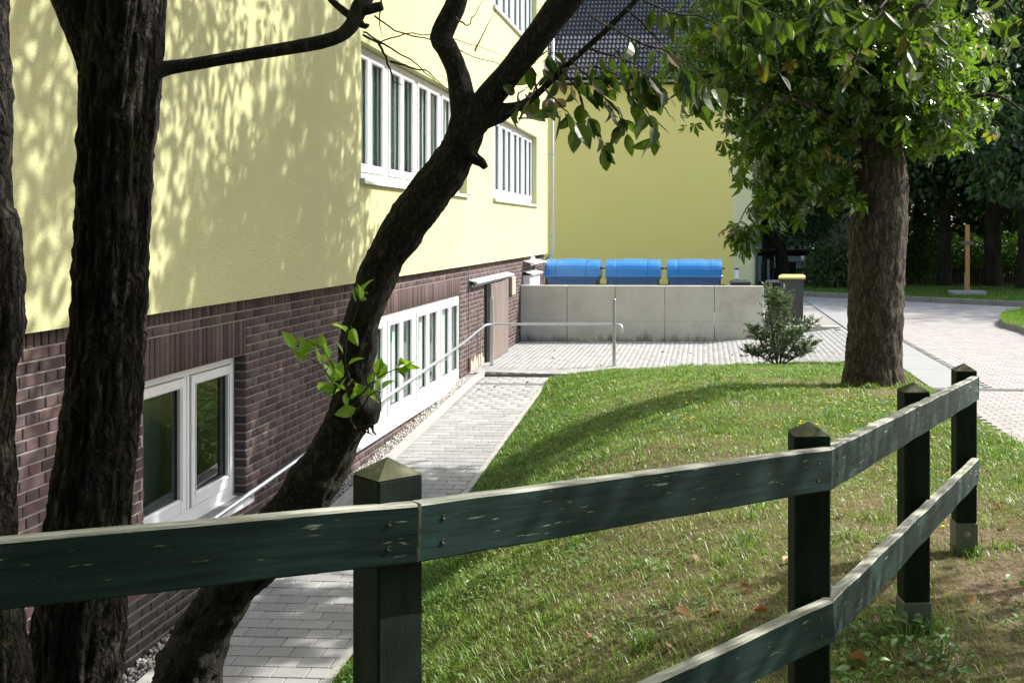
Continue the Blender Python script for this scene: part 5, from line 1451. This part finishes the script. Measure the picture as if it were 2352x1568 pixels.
for st in stems:
    pp = [Vector(p) for p in st]; fine = []
    for i in range(3):
        for j in range(6): fine.append(pp[i].lerp(pp[i + 1], j / 6))
    fine.append(pp[3])
    m.tube(fine, [.016 * (1 - .8 * i / len(fine)) for i in range(len(fine))], 6)
    for i in range(3, len(fine)):
        for k in range(5):
            d = Vector((random.gauss(0, 1), random.gauss(0, 1), random.gauss(.55, .4))).normalized()
            ln = random.uniform(.10, .26) * (1.1 - .4 * i / len(fine))
            e = fine[i] + d * ln
            m.tube([fine[i], e], [.003, .0015], 4, cap=False)
            for q in range(12):
                t = random.uniform(.25, 1.1); p0 = fine[i].lerp(e, t)
                dd = (d + Vector((random.gauss(0, .6), random.gauss(0, .6), random.gauss(.25, .4)))).normalized()
                sprays.append((p0, dd))
m.build("stem", M['twig'], CS)
n = len(sprays)
bv = [(-.0, 0, 0), (-.12, .35, .02), (.12, .35, .02), (-.08, .75, 0), (.08, .75, 0), (0, 1, 0)]; bf = [(0, 2, 1), (1, 2, 4), (1, 4, 3), (3, 4, 5)]
V, T = instance(bv, bf, rot_from(np.array([tuple(s[1]) for s in sprays]), rng.normal(size=(n, 3))), np.array([tuple(s[0]) for s in sprays]), rng.uniform(.045, .085, n))
hz = np.array([s[0].z for s in sprays]); c_ = rng.random(n) * .9;  c_[(hz > 1.15) & (rng.random(n) < .8)] = .99
np_mesh("foliage", V, T, M['needle'], CS, np.repeat(c_, 6), kind="stuff")

# ------------------------------------------------------------------ park behind: trees, hedge, fence, shelter
def park_mesh(name, blobs, n, size, seed):
    e = bpy.data.objects.new("tmp", None)
    o = cloud(e, name, M['leaf_park'], blobs, n, size, LEAF1, seed=seed, hollow=.25)
    COL.objects.unlink(o); me = o.data; bpy.data.objects.remove(o); bpy.data.objects.remove(e)
    return me
crowns = [park_mesh("crown", [((0, 0, 6.5), (3.6, 3.2, 2.6), 1), ((-1.8, -.6, 4.6), (2.4, 2.2, 1.7), .6), ((1.9, -.4, 4.9), (2.3, 2.2, 1.8), .6), ((.2, 0, 9.6), (3.0, 2.8, 2.6), .9), ((0, .5, 12.3), (2.0, 2.0, 2.0), .4)], 17000, .23, 41),
          park_mesh("crown", [((-.5, 0, 7.2), (3.8, 3.2, 2.8), 1), ((1.6, -.8, 4.4), (2.8, 2.4, 1.9), .7), ((-2.3, -.2, 4.2), (2.0, 2.0, 1.5), .5), ((.5, 0, 10.6), (3.2, 2.8, 2.8), .9), ((-.5, .5, 13.6), (1.9, 2.0, 2.0), .4)], 17000, .23, 42),
          park_mesh("crown", [((.3, 0, 5.6), (3.4, 3.0, 2.4), 1), ((-2.1, -.5, 3.7), (2.2, 2.0, 1.5), .6), ((2.2, .3, 3.6), (2.2, 2.0, 1.5), .6), ((-.3, 0, 8.6), (2.8, 2.6, 2.4), .8), ((.2, .5, 11.0), (1.8, 1.8, 1.9), .35)], 15000, .22, 43)]
def park_tree(X, Y, r, k, label, s=1.0, lean=0.0, rz=0.0, group="trees of the park beyond the road"):
    root = empty("park_tree", (X, Y, zfar(Y) if Y > 31 else -2.1), label, "tree", group)
    m = MB(); h = 7.5 * s
    trunk_mesh(m, [(0, 0, -.3), (0, 0, .25), (lean * .3, 0, 1.5), (lean, 0, 3.2 * s), (lean * 1.2, 0, h)], [r * 1.45, r * 1.08, r, r * .85, r * .35], .25, 18, .07, 4, .7, X, lump=.03)
    m.build("trunk", M['bark4'], root, smooth=True)
    m = MB()
    for a in range(5):
        t = a * 1.3 + X; z0_ = (2.8 + a * .8) * s
        q = Vector((math.cos(t), math.sin(t), .6))
        m.tube([(lean, 0, z0_), Vector((lean, 0, z0_)) + q * 1.2 * s, Vector((lean, 0, z0_)) + q * 2.4 * s + Vector((0, 0, .4))], [r * .35, r * .22, .03], 7)
    m.build("limb", M['bark4'], root)
    o = bpy.data.objects.new("crown", crowns[k]); o["kind"] = "stuff"; link(o, root); o.scale = (s, s, s); o.location = (lean, 0, 0); o.rotation_euler = (0, 0, rz)
    return root
def trunk_x(u, Y): return at(u, 600, Y).x
PT = [(trunk_x(2170, 41.5), 41.5, .24, 0, "park tree trunk directly left of the orange timber post", 1.0, 0, 0),
      (trunk_x(2280, 41.0), 41.0, .30, 1, "park tree with the black trunk right of the timber post", 1.05, 0, 2.0),
      (trunk_x(2372, 39.0), 39.0, .50, 2, "very thick dark park tree cut by the right edge", 1.25, 0, 1.0),
      (trunk_x(1893, 44.5), 44.5, .30, 1, "park tree growing right of the dark flat roofed shelter", 1.0, -.3, 4.0),
      (trunk_x(1800, 43.0), 43.0, .24, 2, "slender park tree close to the corner of the yellow building", .62, -.55, 3.0),
      (trunk_x(2045, 43.5), 43.5, .30, 0, "park tree hidden mostly behind the chestnut trunk", 1.0, 0, 5.0),
      (trunk_x(2440, 45.0), 45.0, .35, 1, "park tree outside the right edge of the view", 1.1, 0, 5.5)]
for t in PT: park_tree(*t[:4], t[4], *t[5:])
for i, (X, Y, k, s) in enumerate([(9, 52, 0, 1.25), (15, 52, 1, 1.3), (3.2, 56, 2, 1.5), (6, 64, 0, 1.6), (12, 63, 1, 1.7), (25, 66, 2, 1.5), (0, 66, 1, 1.6), (16.5, 43, 0, 1.1), (21, 48, 1, 1.3), (22, 40, 2, 1.5), (27, 37, 0, 1.4), (-4, 70, 0, 1.7), (26, 56, 2, 1.5), (9, 76, 1, 2.0), (18, 76, 0, 2.0), (0, 80, 2, 2.2), (27, 72, 1, 2.0)]):
    park_tree(X, Y, .3, k, "tall dark tree of the dense wood closing the view behind the park", s, 0, i * 1.3, group="tall trees of the dense wood behind the park")
for i, (X, Y, k, s) in enumerate([(-1.0, -6.0, 0, .8), (4.5, -7.0, 1, .85), (1.5, -11.0, 2, 1.1), (8.5, -5.0, 2, .8), (-2.6, -12.0, 1, 1.0), (8, -12, 0, 1.2), (9.5, .5, 1, .95), (12.5, -3, 0, 1.1), (7, -9, 1, 1.0)]):  # unseen trees, added to block skylight from the near wall, trunks and fence
    park_tree(X, Y, .25, k, "unseen broad tree added beside and behind the viewer to block skylight", s, 0, i * 1.1, group="unseen trees added to block skylight")
# undergrowth closing the gaps low in the wood
UG = empty("undergrowth", (10, 68, -3), "dense dark undergrowth below the trees of the wood", "undergrowth")
cloud(UG, "foliage", M['leaf_park'], [((-2 + i * 2.0, 66 + 3 * math.sin(i * 1.3), .2 + .6 * math.sin(i * 2.1)), (2.2, 1.6, 2.8), 1) for i in range(18)], 42000, .36, LEAF1, seed=60, hollow=.4)
m = MB()
for i in range(18): m.tube([(-2 + i * 2.0, 66 + 3 * math.sin(i * 1.3), -3.3), (-2 + i * 2.0, 66 + 3 * math.sin(i * 1.3), 0)], .08, 6)
part(m, "stem", M['twig'], UG)
# dark rhododendron clumps and the sunlit hedge
def bush(name, X, Y, z, rx, ry, rz_, n, size, mat, label, cat, seed):
    root = empty(name, (X, Y, z), label, cat)
    cloud(root, "foliage", mat, [((X, Y, z + rz_ * .55), (rx, ry, rz_ * .6), 1), ((X - rx * .4, Y - ry * .2, z + rz_ * .45), (rx * .6, ry * .7, rz_ * .55), .7), ((X + rx * .5, Y, z + rz_ * .5), (rx * .5, ry * .7, rz_ * .55), .7)], n, size, LEAF1, seed=seed, hollow=.3)
    m = MB()
    for a in range(6): m.tube([(0, 0, -.1), (math.cos(a) * rx * .4, math.sin(a) * ry * .4, rz_ * .7)], [.03, .012], 6)
    m.build("stem", M['twig'], root)
bush("evergreen_bush", trunk_x(1918, 39.0), 39.0, -2.03, 1.0, .8, 1.6, 4200, .14, M['leaf_park'], "dark evergreen bush on the verge behind the yellow lidded bin", "bush", 51)
bush("evergreen_bush", trunk_x(2075, 46), 46, -2.1, 1.6, .9, 2.2, 5200, .15, M['leaf_park'], "dark evergreen bush behind the verge right of the chestnut trunk", "bush", 52)
HD = empty("hedge", (15, 57, -2.8), "sunlit green hedge beyond the park fence, between the trunks", "hedge")
cloud(HD, "foliage", M['leaf_hedge'], [((10.5 + i * 1.1, 57, -1.35 + .12 * math.sin(i * 1.7)), (.85, .7, 1.15), 1) for i in range(12)], 15000, .17, LEAF1, seed=53, hollow=.5)
m = MB()
for i in range(12): m.tube([(10.5 + i * 1.1, 57, -3), (10.5 + i * 1.1, 57, -1)], .04, 6)
part(m, "stem", M['twig'], HD)
PF = empty("park_fence", (10, 50, -2.4), "low dark paling fence along the far side of the park", "fence")
m = MB(); x = 3.0
while x < 24:
    m.box((x, 49.98, -2.5), (x + .09, 50.0, -1.72 + .01 * math.sin(x * 9))); x += .13
part(m, "palings", M['darkwood'], PF, kind="stuff")
m = MB(); m.box((3, 50.003, -1.85), (24, 50.04, -1.79)); m.box((3, 50.003, -2.3), (24, 50.04, -2.24)); part(m, "rail", M['darkwood'], PF)
# wire fence with flat bars near the shelter
MF = empty("bar_fence", (4.0, 43, -2.05), "grey flat bar fence in front of the dark shelter", "fence")
xa, xb = trunk_x(1748, 43), trunk_x(1885, 43)
m = MB(); x = xa
while x < xb: m.box((x, 43, -2.05), (x + .02, 43.02, -1.22)); x += .11
part(m, "bars", M['darksteel'], MF, kind="stuff")
for zz in (-1.25, -1.95):
    m = MB(); m.box((xa, 43.022, zz - .02), (xb, 43.05, zz + .02)); part(m, "rail", M['darksteel'], MF)
m = MB(); m.box((trunk_x(1762, 43), 42.97, -2.05), (trunk_x(1762, 43) + .09, 43.06, -1.15)); part(m, "post", M['kerb'], MF)
# flat roofed shelter
SH = empty("shelter", (4.5, 48, -2.2), "dark timber shelter with a flat roof behind the bar fence", "shelter")
x0_, x1_ = trunk_x(1738, 48), trunk_x(1905, 48)
m = MB(); m.box((x0_, 47, -1.12), (x1_, 51, -.90)); part(m, "roof", M['darkwood'], SH)
for u in (1795, 1868, 1885):
    for y_ in (47.1, 50.8):
        m = MB(); X_ = trunk_x(u, 48); m.box((X_ - .06, y_, -2.3), (X_ + .06, y_ + .12, -1.12)); part(m, "post", M['darkwood'], SH)
m = MB(); m.box((trunk_x(1797, 49), 50.6, -2.3), (trunk_x(1836, 49), 50.7, -1.45)); part(m, "back_panel", M['darkwood'], SH)
TK = empty("silver_tank", (trunk_x(1856, 53), 53, -2.4), "upright silver cylinder standing behind the shelter", "tank")
m = MB(); m.lathe([(0, 0), (.33, 0), (.33, 1.5), (.25, 1.62), (0, 1.66)], n=24); m.build("shell", M['steel'], TK, smooth=True)
m = MB()
for z_ in (.35, 1.1): m.lathe([(.332, -.02), (.345, -.02), (.345, .02), (.332, .02)], (0, 0, z_), 24)
m.build("band", M['zinc'], TK)
HL = empty("clad_hall", (6, 66, -3), "grey green clad hall seen between the trees behind the shelter", "building")
x0_, x1_ = trunk_x(1720, 62), trunk_x(2010, 62)
k = 7
for i in range(k):
    m = MB(); a = x0_ + (x1_ - x0_) * i / k; b = x0_ + (x1_ - x0_) * (i + 1) / k
    m.box((a + .04, 62, -3.2), (b - .04, 62.1, 2.4)); part(m, "cladding_panel", M['teal'], HL)
m = MB(); m.box((x0_, 62.1, -3.2), (x1_, 74, 2.38)); part(m, "hall_body", M['zinc'], HL)
m = MB(); m.box((x0_ - .2, 61.8, 2.4), (x1_ + .2, 74.2, 2.6)); part(m, "roof", M['darksteel'], HL)
# orange timber post on its slab
c = at(2225, 668, 35.0)
TP = empty("timber_post", (c.x, 35.2, -1.97), "orange timber post with a short crosspiece on a concrete slab on the verge", "timber post")
m = MB(); m.box((-.52, -.38, -.1), (.50, .38, .06), bev=.015); m.build("base_slab", M['kerb'], TP)
m = MB(); m.box((-.055, -.055, .06), (.065, .055, 2.12), bev=.006); m.build("post", M['sandwood'], TP)
m = MB(); m.box((-.20, -.085, 1.50), (.18, -.058, 1.60), bev=.004); m.build("crosspiece", M['doorwood'], TP)
m = MB(); m.box((-.078, -.07, .06), (-.057, .07, .62), bev=.003); m.build("steel_bracket", M['steel_dull'], TP)

# ------------------------------------------------------------------ verge grass, flowers, weeds, fallen leaves
def tufts(name, n, fn, ln, wd, col, label):
    P = np.array([fn() for _ in range(n)]); H = ln * rng.uniform(.5, 1.3, n)
    a = rng.uniform(0, 2 * np.pi, n); s = np.stack([np.cos(a + 1.57), np.sin(a + 1.57), np.zeros(n)], 1) * wd
    tip = P + np.stack([np.cos(a) * .4, np.sin(a) * .4, np.ones(n)], 1) * H[:, None]
    V = np.stack([P - s, P + s, tip], 1).reshape(-1, 3); b = np.arange(n) * 3
    np_mesh(name, V, np.stack([b, b + 1, b + 2], 1), M['grass'], None, np.repeat(np.clip(col + rng.normal(size=n) * .12, 0, 1), 3), kind="stuff", label=label)
def vf():
    while True:
        X = random.uniform(-1, 14); Y = random.uniform(30.5, 40)
        if Y > np.interp(X, [1.8, 3.5, 8.9, 20], [37.2, 35.6, 31.2, 26.2]) + .1: return (X, Y, zfar(Y) - .01)
tufts("verge_grass", 30000, vf, .08, .012, .02, "short grass on the verge behind the far kerb, shade put into its dark green")  # shade on the verge is put into the darker blade colour
ip = [Vector((p[0], p[1])) for p in isl2]
def inside(x, y):
    c = False; j = len(ip) - 1
    for i in range(len(ip)):
        if (ip[i].y > y) != (ip[j].y > y) and x < (ip[j].x - ip[i].x) * (y - ip[i].y) / (ip[j].y - ip[i].y) + ip[i].x: c = not c
        j = i
    return c
bx0, bx1 = min(p.x for p in ip), max(p.x for p in ip); by0, by1 = min(p.y for p in ip), max(p.y for p in ip)
def vi():
    while True:
        x = random.uniform(bx0, bx1); y = random.uniform(by0, by1)
        if inside(x, y): return (x, y, -2.035)
tufts("island_grass", 9000, vi, .13, .010, .30, "sunlit grass on the kerbed island at the right edge")
# broad leaved herbs and clover low in the lawn
def herbs():
    P = []; 
    while len(P) < 5200:
        Y = rng.uniform(3.0, 12.0) if rng.random() < .75 else rng.uniform(12, 19)
        X = rng.uniform(max(-2.5, -.6 * Y), min(2.9, .32 * Y))
        if Y > y_far(X) - .1 or noise.noise(Vector((X * 1.9, Y * 1.9, 21))) < .02 + .25 * dryness(X, Y): continue
        P.append((X, Y, z_lawn(X, Y) + rng.uniform(.005, .03)))
    P = np.array(P); n = len(P); a = rng.uniform(0, 6.28, n)
    D = np.stack([np.cos(a), np.sin(a), rng.uniform(-.2, .5, n)], 1); U = rng.normal(size=(n, 3)) * .3 + np.array([0, 0, 1.])
    V, T = instance(*LEAF1, rot_from(D, U), P, rng.uniform(.018, .045, n))
    np_mesh("herbs", V, T, M['weed'], None, np.repeat(rng.random(n), 7), kind="stuff", label="low broad leaved herbs growing among the lawn grass")
herbs()
# yellow flowers in the lawn
random.seed(77)
def flowers():
    V = []; T = []
    SV = []; ST = []
    spots_ = []
    for _ in range(95): spots_.append((random.gauss(1.15, .8), random.gauss(9.3, 1.6)))
    for _ in range(60): spots_.append((random.uniform(-2.3, 2.6), random.uniform(9, 19)))
    for _ in range(45):
        X = random.uniform(-2.3, 2.9); spots_.append((X, y_far(X) - random.uniform(.05, .5)))
    mf = MB(); ms = MB()
    for (X, Y) in spots_:
        if X < -2.45 or X > 2.9 or Y > y_far(X): continue
        z = z_lawn(X, Y); h = random.uniform(.05, .12); r = random.uniform(.008, .014)
        t = Vector((X + random.uniform(-.02, .02), Y, z + h))
        ms.tube([(X, Y, z), t], .0015, 4, cap=False)
        b = len(mf.v); k = 7
        mf.v.append(tuple(t + Vector((0, 0, .003))))
        for i in range(k):
            a = 2 * math.pi * i / k; mf.v.append(tuple(t + Vector((math.cos(a) * r, math.sin(a) * r, random.uniform(.0, .006)))))
        for i in range(k): mf.f.append((b, b + 1 + i, b + 1 + (i + 1) % k)); mf.m.append(0)
        # a head also needs some height to be seen from the side
        mf.tube([t - Vector((0, 0, .004)), t + Vector((0, 0, .003))], [r * .5, r * .95], 6)
    o = empty("flowers", (0, 10, -2), None, None)
    COL.objects.unlink(o); bpy.data.objects.remove(o)
    fo = mf.build("flowers", M['petal']); tag(fo, "small yellow hawkweed flowers scattered over the lawn", None, None, "stuff")
    so = ms.build("flower_stems", M['weed']); tag(so, "thin stems of the yellow flowers in the lawn", None, None, "stuff")
flowers()
def weed(u, v, Y, n, size, label, spread=.16, h=.05):
    c = at(u, v, Y); z = z_lawn(c.x, c.y)
    root = empty("weed_plant", (c.x, c.y, z), label, "weed")
    m = MB(); sp_ = []
    for i in range(n):
        a = random.uniform(0, 6.28); r = spread * random.random() ** .6; p = Vector((c.x + math.cos(a) * r, c.y + math.sin(a) * r, z))
        t = p + Vector((math.cos(a) * .03, math.sin(a) * .03, h * random.uniform(.5, 1.6)))
        m.tube([p, t], .0018, 4, cap=False)
        d = Vector((math.cos(a + random.gauss(0, .8)), math.sin(a + random.gauss(0, .8)), random.uniform(-.1, .5)))
        sp_.append((t, d, Vector((random.gauss(0, .3), random.gauss(0, .3), 1)), size * random.uniform(.6, 1.2)))
    part(m, "stem", M['weed'], root)
    place_leaves(root, M['weed'], sp_, LM)
weed(2080, 1485, 4.05, 60, .045, "leafy green weed clump at the foot of the third fence post")
weed(1985, 1590, 3.75, 16, .05, "small leafy weed at the bottom edge right of the second fence post", .06)
weed(2150, 1560, 3.85, 26, .045, "weed clump at the bottom edge below the third fence post", .1)
weed(1120, 1515, 4.1, 10, .06, "broad leaved weed on the bank just right of the nearest post", .05)
random.seed(101)
lf = [(1636, 1420), (1585, 1430), (1540, 1505), (1268, 1408), (1585, 1290), (1765, 1418), (1700, 1360), (1270, 912), (1180, 945), (1935, 1190), (2110, 1295), (2210, 1215), (2285, 1170), (2315, 1210), (1800, 1300), (1500, 905), (1350, 1480), (1870, 1480), (1990, 1540), (2240, 1400), (1590, 1030), (1720, 1120), (2040, 915), (1960, 925), (2180, 1090)]
dl_ = [leaf_mesh(w=.6, fold=.25, droop=.5), leaf_mesh(w=.5, fold=.35, droop=-.4)]
mes = []
for (v_, f_) in dl_:
    me = bpy.data.meshes.new("fallen_leaf"); me.from_pydata(v_, [], f_); me.materials.append(M['deadleaf']); me.update(); mes.append(me)
def lawn_hit(u, v):
    Y = 2.8
    while Y < 19.5:
        p = at(u, v, Y)
        if -2.5 < p.x < 2.95 and Y < y_far(p.x) and p.z < z_lawn(p.x, p.y): return p
        Y += .04
    return None
for i, (u, v) in enumerate(lf):
    p = lawn_hit(u, v)
    if p is None: continue
    o = bpy.data.objects.new("fallen_leaf", mes[i % 2]); link(o)
    o.location = (p.x, p.y, z_lawn(p.x, p.y) + .022); s = random.uniform(.05, .085); o.scale = (s, s, s)
    o.rotation_euler = (random.uniform(-.4, .4), random.uniform(-.4, .4), random.uniform(0, 6.28))
    tag(o, "curled brown dead leaf lying in the grass of the lawn", "fallen leaf", "dead leaves scattered on the lawn")
for i in range(16):
    X = random.uniform(-3.6, 2.4); Y = random.uniform(19.4, 23.6) if i < 9 else random.uniform(8, 18)
    if i >= 9: X = random.uniform(-3.6, -2.7)
    o = bpy.data.objects.new("fallen_leaf", mes[i % 2]); link(o)
    o.location = (X, Y, (z_yard(X) + .02) if i < 9 else z_path(Y) + .028); s = random.uniform(.05, .08); o.scale = (s, s, s); o.rotation_euler = (random.uniform(-.3, .3), random.uniform(-.3, .3), random.uniform(0, 6.28))
    tag(o, "dry brown leaf lying on the grey pavers", "fallen leaf", "dry leaves lying on the pavers")
